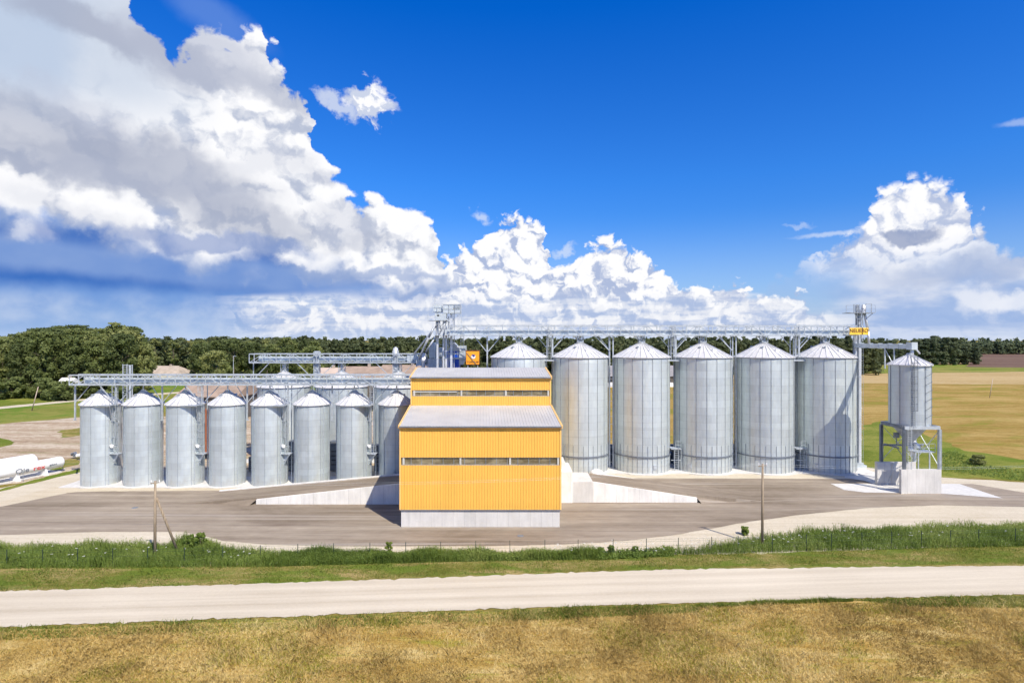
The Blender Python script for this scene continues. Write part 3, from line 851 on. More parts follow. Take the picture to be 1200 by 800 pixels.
# concrete aprons
slab('silo_apron', scallop(SMX, 78.3, 84.6, 2.95, SMY, -62.4, -13.3), -.2, .14, M['conc_slab'])
slab('silo_apron', scallop(BGX, 86.5, 96.0, 5.15, BGY, -4.0, 55.6), -.2, .14, M['conc_slab'])
slab('silo_apron', [(-45,94),(-14,94),(-14,104),(-45,104)], -.2, .14, M['conc_slab'])
sheet('concrete_apron', gp((-60,606),(80,577.5),(97,576),(300,574.5),(300,571),(97,571),(60,571)), .046, M['gravel'], .06, .8)

# ================================================================== conveyor gantries
def truss(mb, x0, x1, y, z0, z1, bay, r=.15, diag=True):
    n = max(1, int(round((x1-x0)/bay))); dx = (x1-x0)/n
    for z in (z0, z1): mb.bar((x0,y,z),(x1,y,z), r, r*1.2)
    for i in range(n+1):
        mb.bar((x0+i*dx,y,z0),(x0+i*dx,y,z1), r*.75)
        if diag and i < n:
            a, b = (z1, z0) if i % 2 else (z0, z1)
            mb.bar((x0+i*dx,y,a),(x0+(i+1)*dx,y,b), r*.6)
def gantry(label, x0, x1, y, z0, z1, w, bay, group=None, conv=(.18,.70), start=0.0):
    t = thing('conveyor_gantry', label, 'gantry', (0,0,0), group)
    t.location = (x0, y, z0)
    X1 = x1-x0; H = z1-z0
    mb = MB(); truss(mb, 0, X1, -w/2, 0, H, bay); truss(mb, 0, X1, w/2, 0, H, bay)
    n = int(round(X1/bay))
    for i in range(n+1): mb.bar((X1*i/n,-w/2,0),(X1*i/n,w/2,0), .10)
    mb.build('truss_frame', M['rail'], t)
    mb = MB(); mb.box(start, X1, -w*.16, w*.16, H*conv[0], H*conv[1])
    for i in range(int((X1-start)/2.9)):
        xx = start + 2.9*i; mb.box(xx, xx+.09, -w*.16-.04, w*.16+.04, H*conv[0]-.04, H*conv[1]+.04)
    mb.box(start-.9, start, -w*.13, w*.13, H*conv[0]-.03, H*conv[1]+.10)
    mb.build('conveyor', M['conv'], t)
    mb = MB(); mb.box(0, X1, -w/2+.06, -w*.18, .055, .10); mb.build('walkway', M['conv'], t)
    return t
gs = gantry('long low conveyor gantry running above the small silos of the front left row', WX(86,80.3), -13.2, 80.4, 14.1, 15.45, 1.7, 2.1, 'conveyor gantries', start=2.6)
gm = gantry('upper left conveyor gantry above the broad silos behind the small ones', WX(295,99), WX(498,99), 99, 16.45, 17.95, 1.9, 2.25, 'conveyor gantries', start=2.2)
gb = gantry('longest conveyor gantry running above the tall silos up to the right tower', WX(528,90.4), WX(1000,90.4), 90.4, 21.1, 22.55, 1.9, 2.05, 'conveyor gantries', conv=(.12,.58))
# legs and braces of the gantries, each its own part
def leg(par, pts, r=.13, name='leg', mat='rail'):
    for p, q in pts:
        mb = MB(); mb.bar(Vector(p)-par.location, Vector(q)-par.location, r); mb.build(name, M[mat], par)
for i, x in enumerate([WX(88,80.4)] + [SMX[k]+3.0 for k in (1,3,5)]):
    leg(gs, [((x,80.4,14.1),(x,80.4,9.0))], .17)
    leg(gs, [((x,80.4,11.5),(x+2.2,80.4,14.1)), ((x,80.4,11.5),(x-1.6 if i else x+.02,80.4,14.1 if i else 11.6)), ((x-.25,80.4,9.1),(x+.25,80.4,9.1))], .08, 'brace')
for k in (0,2,4,6):
    x = SMX[k]+3.0
    leg(gs, [((x,81.1,.2),(x,81.1,14.1)), ((x-.02,79.7,11.4),(x-.02,79.7,14.1))], .11)
    leg(gs, [((x-.1,79.6,11.45),(x-2.3,79.6,14.05)), ((x+.1,80.4,11.8),(x+2.2,80.4,14.1))], .10, 'brace')
for i, px in enumerate((297, 372, 464)):
    x = WX(px, 99); r = .14 if not i else .2
    if i:
        mb = MB()
        for sx in (-.42,.42):
            for sy in (-.42,.42): mb.bar((sx,sy,.1-gm.location.z),(sx,sy,1.9 if i==1 else 2.1), .09)
        z = .6-gm.location.z
        k = 0
        while z < 1.2:
            mb.bar((-.42,-.42,z),(.42,-.42,z), .05); mb.bar((-.42 if k%2 else .42,-.42,z),(.42 if k%2 else -.42,-.42,z+.9), .045); z += .9; k += 1
        mb.box(-.36,.36,-.30,.36,-3.0,2.0 if i==1 else .2)
        o = mb.build('ladder_tower', M['rail'], gm); o.location = (x-gm.location.x, -.2, 0)
    else: leg(gm, [((x,99,.1),(x,99,16.4))], r)
    leg(gm, [((x,98.2,13.2),(x+(3.1 if i == 0 else -3.3),98.2,16.4))], .11, 'brace')
    if i: leg(gm, [((x,98.2,13.2),(x+3.3,98.2,16.4))], .09, 'brace')
mb = MB(); mb.tube((WX(464,99)-gm.location.x,-.3,0),(WX(464,99)-gm.location.x,-.3,2.5), .42, 14); mb.tube((WX(464,99)-gm.location.x,-.3,2.5),(WX(464,99)-gm.location.x,-.3,2.7), .42, 14, .1)
mb.build('filter_cylinder', M['pipe'], gm, True)
mb = MB(); mb.box(WX(478,99)-gm.location.x, WX(489,99)-gm.location.x, -.9, .9, -.1, 1.4); mb.build('drive_box', M['conv'], gm)
# the big gantry stands on ladder towers and twin legs between the silos
for i in range(5):
    x = (BGX[i]+BGX[i+1])/2
    if i in (0,2,4):
        mb = MB()
        mb.bar((-.42,-.55,-3.5),(-.42,-.55,0), .10); mb.bar((.46,-.55,-3.5),(.46,-.55,0), .20)
        mb.bar((-.42,.5,-21),(-.42,.5,0), .12); mb.bar((.46,.5,-21),(.46,.5,0), .16)
        ladder(mb, 0, -.75, -3.9, 1.7, w=.6, cage=True, r=.035)
        o = mb.build('ladder_tower', M['rail'], gb); o.location = (x-gb.location.x, 0, 0)
        leg(gb, [((x+.5,89.9,18.9),(x+2.5,89.9,21.1)), ((x+.5,91,18.9),(x+2.5,91,21.1))], .12, 'brace')
        leg(gb, [((x-.5,90.6,19.2),(x-2.1,90.6,21.1))], .09, 'brace')
    else:
        leg(gb, [((x-.22,90.0,.1),(x-.22,90.0,21.1)), ((x-.22,90.9,.1),(x-.22,90.9,21.1))], .13)
        leg(gb, [((x+.30,90.0,.1),(x+.30,90.0,21.1))], .17)
        leg(gb, [((x-.2,90,18.6),(x-2.6,90,21.1)), ((x-.2,90.9,18.9),(x-2.0,90.9,21.1))], .13, 'brace')
        mb = MB(); z = -20
        while z < -3.5: mb.bar((-.22,-.4,z),(.30,-.4,z), .05); z += 1.2
        o = mb.build('cross_bars', M['rail'], gb); o.location = (x-gb.location.x, 0, 0)
x = WX(571,90.4)
leg(gb, [((x,90.4,.1),(x,90.4,21.1))], .22)
leg(gb, [((x,90.4,18.4),(x-2.2,90.4,21.1)), ((x,90.4,18.4),(x+2.3,90.4,21.1))], .13, 'brace')
mb = MB(); rail_run(mb, (0,-1,1.45), (gb_x := WX(1000,90.4)-gb.location.x, -1, 1.45), h=.14, post=2.05, w=.045, mid=False)
mb.build('handrail', M['seam'], gb)

# ================================================================== yellow intake building
def shear(x, y): return x - .05*(y-61.9)
bX0, bX1 = WX(469,61.9), WX(657,61.9)
b = thing('intake_building', 'yellow corrugated grain intake building in two steps on a concrete plinth', 'building', (bX0, 61.9, 0))
W = bX1-bX0; D1 = 9.5; D2 = 22.6; Z0 = 1.88; Z1 = 11.0; Z2 = 12.05; Z3 = 15.7; Z4 = 16.45
def S(x, y, z): return (x - .05*y, y, z)
def profile_wall(mb, x0, x1, y, z0, z1, pitch=.30, d=.035, side=-1):
    """trapezoid sheet along X"""
    n = int((x1-x0)/pitch); p = (x1-x0)/n; xs = []
    for i in range(n):
        a = x0+i*p
        xs += [(a, 0), (a+p*.50, 0), (a+p*.58, d), (a+p*.92, d)]
    xs.append((x1, 0))
    vs_ = [(x-.05*(y), y+side*(-1)*-e*1.0, z0) for x, e in xs] + [(x-.05*y, y+side*e, z1) for x, e in xs]
    vs_ = [(x-.05*y, y-side*(-e), z) for z in (z0, z1) for x, e in xs]
    m = len(xs)
    mb.add(vs_, [(i, i+1, m+i+1, m+i) for i in range(m-1)])
W0 = 6.78; W1 = 7.62          # strip window of the lower front
U0 = WZ(464,71.4); U1 = WZ(457,71.4)
mb = MB()
profile_wall(mb, 0, W, 0, Z0, W0); profile_wall(mb, 0, W, 0, W1, Z1)
mb.build('lower_front_wall', M['yellow'], b)
mb = MB()
profile_wall(mb, 0, W, D1, 2.4, U0); profile_wall(mb, 0, W, D1, U1, Z3)
mb.build('upper_front_wall', M['yellow'], b)
mb = MB()
for xx in (0.0, W):
    e = .0
    mb.add([S(xx,0,Z0),S(xx,D1,Z0),S(xx,D1,Z2),S(xx,0,Z1)], [(0,1,2,3)])
    # upper side wall with the drive-through opening left out
    mb.add([S(xx,D1,7.2),S(xx,D2,7.2),S(xx,D2,Z3),S(xx,16.2,Z4),S(xx,D1,Z3)], [(0,1,2,3,4)])
    mb.add([S(xx,15.2,2.4),S(xx,D2,2.4),S(xx,D2,7.2),S(xx,15.2,7.2)], [(0,1,2,3)])
mb.add([S(0,D2,0),S(W,D2,0),S(W,D2,Z3),S(0,D2,Z3)], [(0,1,2,3)])
mb.build('side_walls', M['yellow'], b)
mb = MB()
for xx in (.03, W-.03): mb.add([S(xx,D1,2.4),S(xx,15.2,2.4),S(xx,15.2,7.2),S(xx,D1,7.2)], [(0,1,2,3)])
mb.build('roller_door', M['roof_sheet'], b)
mb = MB()
for k in range(13):
    x0 = W*k/13+ .06; x1 = W*(k+1)/13
mb.hexa([S(.1,.05,-.2),S(W-.1,.05,-.2),S(W-.1,D2,-.2),S(.1,D2,-.2),S(.1,.05,Z0+.02),S(W-.1,.05,Z0+.02),S(W-.1,D2,Z0+.02),S(.1,D2,Z0+.02)])
mb.build('plinth', M['conc_pre'], b)
mb = MB(); mb.hexa([S(-.03,-.09,Z0-.03),S(W+.03,-.09,Z0-.03),S(W+.03,.2,Z0-.03),S(-.03,.2,Z0-.03),S(-.03,-.09,Z0+.06),S(W+.03,-.09,Z0+.06),S(W+.03,.2,Z0+.06),S(-.03,.2,Z0+.06)])
mb.build('drip_flashing', M['darksteel'], b)
# roofs with standing seams
def roof_sheet(name, x0, x1, ya, za, yb, zb, th=.12):
    mb = MB()
    mb.hexa([S(x0,ya,za-th),S(x1,ya,za-th),S(x1,yb,zb-th),S(x0,yb,zb-th),S(x0,ya,za),S(x1,ya,za),S(x1,yb,zb),S(x0,yb,zb)])
    n = int((x1-x0)/.34)
    for i in range(1, n):
        x = x0+(x1-x0)*i/n
        mb.hexa([S(x-.03,ya,za-.01),S(x+.03,ya,za-.01),S(x+.03,yb,zb-.01),S(x-.03,yb,zb-.01),S(x-.018,ya,za+.035),S(x+.018,ya,za+.035),S(x+.018,yb,zb+.035),S(x-.018,yb,zb+.035)])
    return mb.build(name, M['roof_sheet'], b)
rl_ = roof_sheet('lower_roof', -.12, W+.12, -.22, Z1+.06, D1+.05, Z2+.12)
ru_ = roof_sheet('upper_roof', -.12, W+.12, D1-.22, Z3+.05, 16.2, Z4+.13)
ru2 = roof_sheet('rear_roof', -.12, W+.12, 16.2, Z4+.13, D2+.2, Z3+.03)
for (rf, ya, za, yb, zb) in ((rl_,-.24,Z1+.06,D1,Z2+.12), (ru_,D1-.24,Z3+.05,16.2,Z4+.13)):
    for xx in (-.20, W+.02):
        mb = MB(); mb.hexa([S(xx,ya,za-.26),S(xx+.18,ya,za-.26),S(xx+.18,yb,zb-.26),S(xx,yb,zb-.26),S(xx,ya,za+.07),S(xx+.18,ya,za+.07),S(xx+.18,yb,zb+.07),S(xx,yb,zb+.07)])
        mb.build('verge_trim', M['yellow_trim'], rf)
    mb = MB(); mb.hexa([S(-.1,ya-.10,za-.17),S(W+.1,ya-.10,za-.17),S(W+.1,ya,za-.17),S(-.1,ya,za-.17),S(-.1,ya-.10,za-.03),S(W+.1,ya-.10,za-.03),S(W+.1,ya,za-.03),S(-.1,ya,za-.03)])
    mb.build('gutter', M['darksteel'], rf)
for xx in (0.0, W):
    mb = MB(); mb.box(xx-.08, xx+.08, -.06, .08, Z0+.06, Z1-.1); mb.build('corner_trim', M['yellow_trim'], b)
    mb = MB(); mb.box(xx-.08-.05*D1, xx+.08-.05*D1, D1-.06, D1+.08, Z2+.2, Z3-.1); mb.build('corner_trim', M['yellow_trim'], b)
# strip windows: glass band, posts, mullions
def strip(y, z0, z1, posts, nm):
    mb = MB(); mb.hexa([S(.08,y+.14,z0-.05),S(W-.08,y+.14,z0-.05),S(W-.08,y+.18,z0-.05),S(.08,y+.18,z0-.05),S(.08,y+.14,z1+.05),S(W-.08,y+.14,z1+.05),S(W-.08,y+.18,z1+.05),S(.08,y+.18,z1+.05)])
    g = mb.build('strip_window', M['glass'], b)
    for p in posts:
        mb = MB(); c = W*p-.05*y; mb.box(c-.10, c+.10, y+.03, y+.15, z0, z1); mb.build('window_post', M['frame_w'], g)
    mb = MB()
    for i in range(1, 15):
        c = W*i/15-.05*y; mb.box(c-.02, c+.02, y+.09, y+.145, z0, z1)
    for zz in (z0+.015, z1-.015): mb.box(.1-.05*y, W-.1-.05*y, y+.02, y+.145, zz-.03, zz+.03)
    mb.build('mullions', M['seam'], g)
strip(0, W0, W1, (.02,.375,.685,.985), 'lower')
strip(D1, U0, U1, (.02,.36,.68,.985), 'upper')
mb = MB(); y=D1; mb.box(.2-.05*y, W*.30, y+.05, y+.12, U0+(U1-U0)*.62, U0+(U1-U0)*.8); mb.build('window_rail', M['frame_w'], b)

# ================================================================== ramps
def ramp(name, label, deck, mat):
    pass
RZ = 2.55
t = thing('ramp', 'truck ramp rising from the left to the yellow building between pale concrete walls', 'ramp', (-31.5, 70.5, 0), 'truck ramps')
L = -13.0 + 31.5
mb = MB(); mb.hexa([(-.2,0,-.1),(L,0,-.1),(L,.35,-.1),(-.2,.35,-.1),(-.2,0,.62),(L,0,RZ+.12),(L,.35,RZ+.12),(-.2,.35,.62)])
mb.build('retaining_wall', M['conc_wall'], t)
mb = MB(); mb.hexa([(-9.5,.3,-.02),(L,.3,-.02),(L,5.5,-.02),(-9.5,5.5,-.02),(-9.5,.35,.045),(L,.35,RZ),(L,5.3,RZ),(-9.5,5.3,.045)])
mb.build('deck', M['asphalt'], t)
mb = MB(); mb.hexa([(-7.5,5.3,-.1),(L,5.3,-.1),(L,5.65,-.1),(-7.5,5.65,-.1),(-7.5,5.3,.35),(L,5.3,RZ+.14),(L,5.65,RZ+.14),(-7.5,5.65,.35)])
mb.build('rear_kerb', M['conc_wall'], t)
mb = MB(); mb.hexa([(-.2,-.02,0),(.3,-.02,0),(.3,.3,0),(-.2,.3,0),(-5,.1,.0),(.1,.1,.58),(.1,.5,.58),(-5,2,.0)]); 
mb = MB(); mb.add([(-.2,.0,.60),(-.2,3,.75),(-9.5,3.2,.03),(-6.5,.6,.03),(-.8,-.5,.03)], [(0,1,2),(0,2,3),(0,3,4)]); mb.build('earth_shoulder', M['asphalt'], t)
xr0, xr1, yr = WX(657,71)-.6, 23.2, 71.3
t = thing('ramp', 'truck ramp falling to the right of the yellow building beside a long pale wall', 'ramp', (xr0, yr, 0), 'truck ramps')
L = xr1-xr0; xl = WX(695,71.3)-xr0
mb = MB(); mb.hexa([(xl,0,-.1),(L,0,-.1),(L,.35,-.1),(xl,.35,-.1),(xl,0,RZ+.05),(L,0,.60),(L,.35,.60),(xl,.35,RZ+.05)])
mb.build('retaining_wall', M['conc_wall'], t)
mb = MB(); mb.hexa([(xl,.3,-.02),(L+8,.3,-.02),(L+8,5.3,-.02),(xl,5.3,-.02),(xl,.35,RZ-.05),(L+8,.35,.045),(L+8,5.2,.045),(xl,5.2,RZ-.05)])
mb.build('deck', M['asphalt'], t)
mb = MB(); x1_ = WX(671,71)-xr0
mb.box(0, x1_, -.15, 5.2, -.1, WZ(553,71)); mb.build('end_block', M['conc_wall'], t)
mb = MB(); mb.box(x1_, xl, .0, 5.2, -.1, RZ+.06); mb.build('landing', M['conc_slab'], t)
mb = MB(); mb.box(0, WX(664,71)-xr0, 1.5, 5.0, WZ(553,71), WZ(542,72.6)); mb.build('kiosk_block', M['conc_pre'], t)
mb = MB(); mb.hexa([(xl+2,5.2,-.1),(L+4,5.2,-.1),(L+4,5.6,-.1),(xl+2,5.6,-.1),(xl+2,5.2,RZ-.2),(L+2,5.2,.4),(L+2,5.6,.4),(xl+2,5.6,RZ-.2)]); mb.build('rear_kerb', M['conc_wall'], t)
mb = MB(); mb.add([(L,.0,.58),(L,3,.50),(L+7,2.6,.03),(L+4,.2,.03),(L+.4,-.5,.03)], [(0,2,1),(0,3,2),(0,4,3)]); mb.build('earth_shoulder', M['asphalt'], t)
# small white tank at the foot of the first big silo
c = G(699, 556, 0)
o = MB().lathe([(0,.12),(.75,.12),(1.0,.42),(1.0,.62),(.75,.92),(0,1.02)], 18).build('polythene_bale', M['white'], None, True); 
o.location = (WX(699,78.0), 78.0, .5)
bpy.data.objects.remove(o)

# ================================================================== central elevator tower behind the yellow building
d = 92.0
def cx(px): return WX(px, d)
def cz(py): return WZ(py, d)
t = thing('elevator_tower', 'tall bucket elevator tower with bright pipes behind the yellow building', 'elevator tower', (cx(520), d, 0))
ox, oy = cx(520), d
def lx(px): return cx(px)-ox
for (px, w, top, yy) in ((512.8,.30,366,0), (520.0,.27,375,-.2), (522.9,.32,375,.1), (529.2,.34,367,-.3)):
    mb = MB(); mb.box(lx(px)-w/2, lx(px)+w/2, yy-.16, yy+.16, .1, cz(top))
    z = 3.0
    while z < cz(top)-1: mb.box(lx(px)-w/2-.04, lx(px)+w/2+.04, yy-.2, yy+.2, z, z+.07); z += 2.4
    mb.build('elevator_leg', M['pipe'], t)
for (px, top) in ((510.6,368), (525.5,370), (531.8,367)):
    mb = MB(); mb.bar((lx(px),.5,.1),(lx(px),.5,cz(top)), .13); mb.build('tower_post', M['rail'], t)
mb = MB(); z = 2.0
for (xa, xb) in ((510.6,525.5),(525.5,531.8)):
    z = 2.0; k = 0
    while z < cz(378):
        mb.bar((lx(xa),.5,z),(lx(xb),.5,z), .07); mb.bar((lx(xa if k%2 else xb),.5,z),(lx(xb if k%2 else xa),.5,z+2.2), .06); z += 2.2; k += 1
mb.build('lattice', M['rail'], t)
def headbox(x0, x1, y0, y1, name, louvre=False, yy=(-1.0,.8)):
    mb = MB(); mb.box(lx(x0), lx(x1), yy[0], yy[1], cz(y1), cz(y0)); h = mb.build(name, M['conv'], t)
    if louvre:
        mb = MB()
        for k in range(3):
            zt = cz(y0)-.22-k*.24; mb.box(lx(x1)-1.15, lx(x1)-.12, yy[0]-.03, yy[0]+.01, zt-.10, zt)
        mb.build('louvre', M['darksteel'], h)
    return h
headbox(508.6, 518.0, 357.5, 366.0, 'elevator_head', yy=(-.6,.9))
headbox(520.0, 540.2, 357.3, 367.2, 'drive_housing', True)
h = headbox(510.8, 523.6, 367.6, 375.2, 'distributor_housing')
mb = MB(); mb.box(lx(513.2), lx(515.6), -1.04, -.98, cz(370.6), cz(369.0)); mb.build('louvre', M['dark'], h)
mb = MB()
rail_run(mb, (lx(508.3),-1.0,cz(366)), (lx(520.4),-1.0,cz(366)), h=1.25, post=.8, w=.05)
rail_run(mb, (lx(520.4),-1.1,cz(367)), (lx(540.6),-1.1,cz(367)), h=1.4, post=.9, w=.05)
rail_run(mb, (lx(502.4),-1.0,cz(375)), (lx(511),-1.0,cz(375)), h=1.15, post=1.0, w=.045)
mb.build('handrail', M['rail'], t)
mb = MB(); mb.box(lx(502.4), lx(523.8), -1.1, .9, cz(375.4)-.08, cz(375.4)); mb.build('platform', M['rail'], t)
mb = MB(); mb.box(lx(510), lx(541), -1.1, .9, cz(392.6)-.08, cz(392.6)); rail_run(mb, (lx(512),-1.1,cz(392.6)), (lx(541),-1.1,cz(392.6)), w=.035, post=1.6)
mb.build('lower_platform', M['rail'], t)
mb = MB(); mb.bar((lx(509.8),0,cz(357)),(lx(509.8),0,cz(346.5)), .05); mb.bar((lx(508.6),0,cz(348.5)),(lx(511.0),0,cz(348.5)), .04); mb.build('antenna', M['seam'], t)
mb = MB()
ladder(mb, lx(539.5), -1.2, cz(393), cz(367), w=.55, cage=True, r=.025)
ladder(mb, lx(542.5), -1.0, cz(416), cz(391), w=.5, cage=True, r=.03)
mb.bar((lx(530.5),-1,cz(377)),(lx(539.5),-1,cz(368)), .05)
mb.build('caged_ladder', M['rail'], t)
for (a, b2, r) in (((511.0,382.5),(480.5,415.5),.13), ((503.0,395.0),(487.0,420.5),.17), ((511.5,393.5),(499.5,412.0),.13), ((508.5,384.0),(503.0,395.2),.17)):
    mb = MB(); mb.tube((lx(a[0]),-.5,cz(a[1])),(lx(b2[0]),3.5 if b2[0]<490 else -.5,cz(b2[1])), r, 12); mb.build('spout_pipe', M['pipe'] if a[0]!=508.5 else M['seam'], t, True)
for (a, b2) in (((514.5,375),(511,384)), ((523,376),(514,395)), ((523.5,374),(527.5,378)), ((515.5,376),(517,386)), ((524.5,378),(521,392))):
    mb = MB(); mb.tube((lx(a[0]),-.7,cz(a[1])),(lx(b2[0]),-.7,cz(b2[1])), .12, 10); mb.build('short_spout', M['seam'], t, True)

# grain cleaner house, dryer and the gable behind the roof
t = thing('grain_dryer', 'bright blue grain dryer behind the elevator pipes', 'grain dryer', (WX(531,95), 95, 0))
def bx(px): return WX(px,95)-WX(531,95)
def bz(py): return WZ(py,95)
mb = MB(); mb.box(bx(523.5), bx(538.3), -1, 2, .1, bz(420.5)); mb.build('lower_body', M['blue'], t)
mb = MB(); mb.box(bx(523.5), bx(538.3), -.8, 2, bz(418.6), bz(410.6)); mb.build('upper_body', M['blue'], t)
mb = MB(); mb.box(bx(521), bx(546), -1.2, 2.1, bz(420.5), bz(418.6)); mb.build('walkway', M['conv'], t)
mb = MB(); mb.box(bx(523.3), bx(538.5), -.86, -.80, bz(414.6), bz(413.4)); mb.build('band', M['conv'], t)
mb = MB(); rail_run(mb, (bx(521),-1.15,bz(418.6)), (bx(545),-1.15,bz(418.6)), w=.035, post=1.0); mb.build('handrail', M['rail'], t)
mb = MB(); z0 = bz(410.6); z1 = bz(401.5); xm = bx(532.5)
mb.add([(bx(525),-1,z0),(bx(540.5),-1,z0),(xm,-1,z1),(bx(525),2,z0),(bx(540.5),2,z0),(xm,2,z1)], [(0,1,2),(3,5,4),(0,2,5,3),(1,4,5,2),(0,3,4,1)]); mb.build('roof', M['conv'], t)
mb = MB(); mb.bar((xm-.05,-1.05,z1+.03),(bx(540.8),-1.05,z0+.03), .22); mb.build('bright_trim', M['white'], t)
mb = MB(); mb.box(bx(538.5), bx(546), -1, 1.5, bz(419), bz(405)); mb.add([(bx(538.5),-1,bz(421)),(bx(546),-1,bz(421)),(bx(543),-1,bz(427)),(bx(539),-1,bz(427)),(bx(538.5),1,bz(421)),(bx(546),1,bz(421)),(bx(543),1,bz(427)),(bx(539),1,bz(427))], [(0,1,2,3),(1,5,6,2),(0,3,7,4)])
mb.build('dust_hopper', M['conv'], t)
t = thing('grain_cleaner', 'pale grey grain cleaning unit with platform left of the elevator pipes', 'grain cleaner', (WX(512,97), 97, 0))
def bx(px): return WX(px,97)-WX(512,97)
def bz(py): return WZ(py,97)
mb = MB(); mb.box(bx(503), bx(519), -1.5, 2, .1, bz(420)); mb.build('lower_housing', M['rail'], t)
mb = MB(); mb.box(bx(504), bx(511.5), -1.5, 1.5, bz(419), bz(404.5)); mb.box(bx(505.5), bx(510), -1.2, 1.0, bz(404.5), bz(401)); mb.build('left_housing', M['conv'], t)
mb = MB(); mb.box(bx(513.5), bx(519.5), -1.5, 1.5, bz(418), bz(407)); mb.build('right_housing', M['conv'], t)
mb = MB(); mb.tube((bx(498.5),-2,bz(431)),(bx(498.5),-2,bz(414)), .27, 14); mb.tube((bx(498.5),-2,bz(414)),(bx(498.5),-2,bz(413)), .27, 14, .05); mb.tube((bx(498.5),-2,bz(424)),(bx(498.5),-2,bz(418)), .38, 14)
mb.build('cyclone', M['white'], t, True)
mb = MB(); rail_run(mb, (bx(502),-1.6,bz(419)), (bx(523),-1.6,bz(419)), w=.05, post=.9); mb.build('handrail', M['rail'], t)
mb = MB(); mb.box(bx(489), bx(503), -1.6, 1.0, bz(428), bz(427)); 
for k in (490,496,502): mb.bar((bx(k),-1.5,.1),(bx(k),-1.5,bz(417)), .14)
mb.box(bx(490), bx(496), -1.2, .6, bz(427), bz(420)); mb.build('support_frame', M['rail'], t)

# writing
def text_mesh(name, s, size, mat, parent, loc, rot=(R(90),0,0), ext=.012, sx=1.0, bold=0.0):
    cu = bpy.data.curves.new(name, 'FONT'); cu.body = s; cu.size = size; cu.extrude = ext; cu.offset = bold
    cu.align_x = 'CENTER'; cu.align_y = 'CENTER'
    tmp = bpy.data.objects.new('tmp', cu); COL.objects.link(tmp)
    bpy.context.view_layer.update()
    dg = bpy.context.evaluated_depsgraph_get()
    me = bpy.data.meshes.new_from_object(tmp.evaluated_get(dg)); me.name = name
    bpy.data.objects.remove(tmp)
    me.materials.clear(); me.materials.append(mat)
    o = bpy.data.objects.new(name, me); COL.objects.link(o)
    o.parent = parent; o.location = loc; o.rotation_euler = rot; o.scale = (sx,1,1)
    return o
d = 88.5
t = thing('company_sign', 'square orange company sign with round white and blue emblem', 'sign', (WX(554,d), d, WZ(434,d)))
h = WZ(411.2,d)-WZ(434,d); hb_ = WZ(427.3,d)-WZ(434,d); hw = WX(562.2,d)-WX(554,d)
mb = MB(); mb.box(-hw, hw, -.06, .06, hb_, h); mb.build('panel', M['sign_orange'], t)
mb = MB(); mb.box(-hw-.05, hw+.05, -.1, .08, h, h+.12); mb.box(-hw, -hw+.08, -.09,-.06, hb_, h); mb.box(hw-.08, hw, -.09,-.06, hb_, h); mb.box(-hw,hw,-.09,-.06,hb_,hb_+.08); mb.build('frame', M['brown_txt'], t)
mb = MB(); mb.bar((-hw*.7,.1,-9),(-hw*.7,.1,h-.2), .12); mb.bar((hw*.7,.1,-9),(hw*.7,.1,h-.2), .12); mb.build('posts', M['rail'], t)
cxm, czm = .10, hb_+(h-hb_)*.60
mb = MB(); mb.tube((cxm,-.06,czm),(cxm,-.10,czm), .34, 24); e = mb.build('emblem', M['white'], t)
mb = MB(); mb.tube((cxm+.04,-.10,czm+.12),(cxm+.04,-.125,czm+.12), .17, 16); mb.add([(cxm-.32,-.11,czm+.1),(cxm-.2,-.11,czm+.3),(cxm+.1,-.11,czm+.34),(cxm+.3,-.11,czm+.22),(cxm+.3,-.11,czm+.12),(cxm,-.11,czm+.2)], [(0,5,2,1),(5,4,3,2)]); mb.build('emblem_mark', M['navy'], e)
text_mesh('lettering', 'TORNUM', .42, M['brown_txt'], t, (0,-.075,hb_+.42), sx=1.0, bold=.006)
mb = MB(); mb.bar((-hw*.85,-.13,h-.25),(hw*.5,-.13,hb_+.05), .05); mb.build('shadow_line', M['darksteel'], t)  # dark bar in place of the shadow line crossing the panel

# ================================================================== right elevator tower
d = 90.6
def cx(px): return WX(px, d)
def cz(py): return WZ(py, d)
ox = cx(1005)
def lx(px): return cx(px)-ox
t = thing('elevator_tower', 'slim bucket elevator tower with head platform at the right end of the tall silos', 'elevator tower', (ox, d, 0))
for px, w in ((1002.4,.42), (1006.9,.46)):
    mb = MB(); mb.box(lx(px)-w/2, lx(px)+w/2, -.2, .2, .3, cz(392 if px < 1004 else 364))
    z = 2.0
    while z < 20: mb.box(lx(px)-w/2-.05, lx(px)+w/2+.05, -.25, .25, z, z+.08); z += 2.5
    mb.build('elevator_leg', M['pipe'], t)
mb = MB()
for (px, yy) in ((1004.6,.3),(1004.6,-.25)): mb.bar((lx(px),yy,.1),(lx(px),yy,cz(358)), .14)
mb.bar((lx(999.8),0,cz(420)),(lx(999.8),0,cz(396)), .10)
mb.build('tower_post', M['darksteel'], t)
mb = MB(); mb.box(lx(1000), lx(1010), -.5, .6, 0, .9); mb.box(lx(1009), lx(1014), -.4, .4, 0, .5); mb.build('boot', M['conv'], t)
mb = MB(); mb.box(lx(991), lx(1021), -1.0, 1.0, cz(366.5)-.08, cz(366.5)); mb.build('head_platform', M['seam'], t)
mb = MB()
rail_run(mb, (lx(996),-1.0,cz(366.5)), (lx(1003),-1.0,cz(366.5)), h=1.25, post=.6, w=.07)
rail_run(mb, (lx(1010),-1.0,cz(366.5)), (lx(1016.7),-1.0,cz(366.5)), h=1.35, post=.9, w=.07, mid=False)
rail_run(mb, (lx(1017),-.6,cz(366.5)), (lx(1023),-.6,cz(366.5)), h=1.2, post=.8, w=.025)
rail_run(mb, (lx(996),1.0,cz(366.5)), (lx(1016),1.0,cz(366.5)), h=1.25, post=1.2, w=.05)
mb.build('handrail', M['seam'], t)
mb = MB()
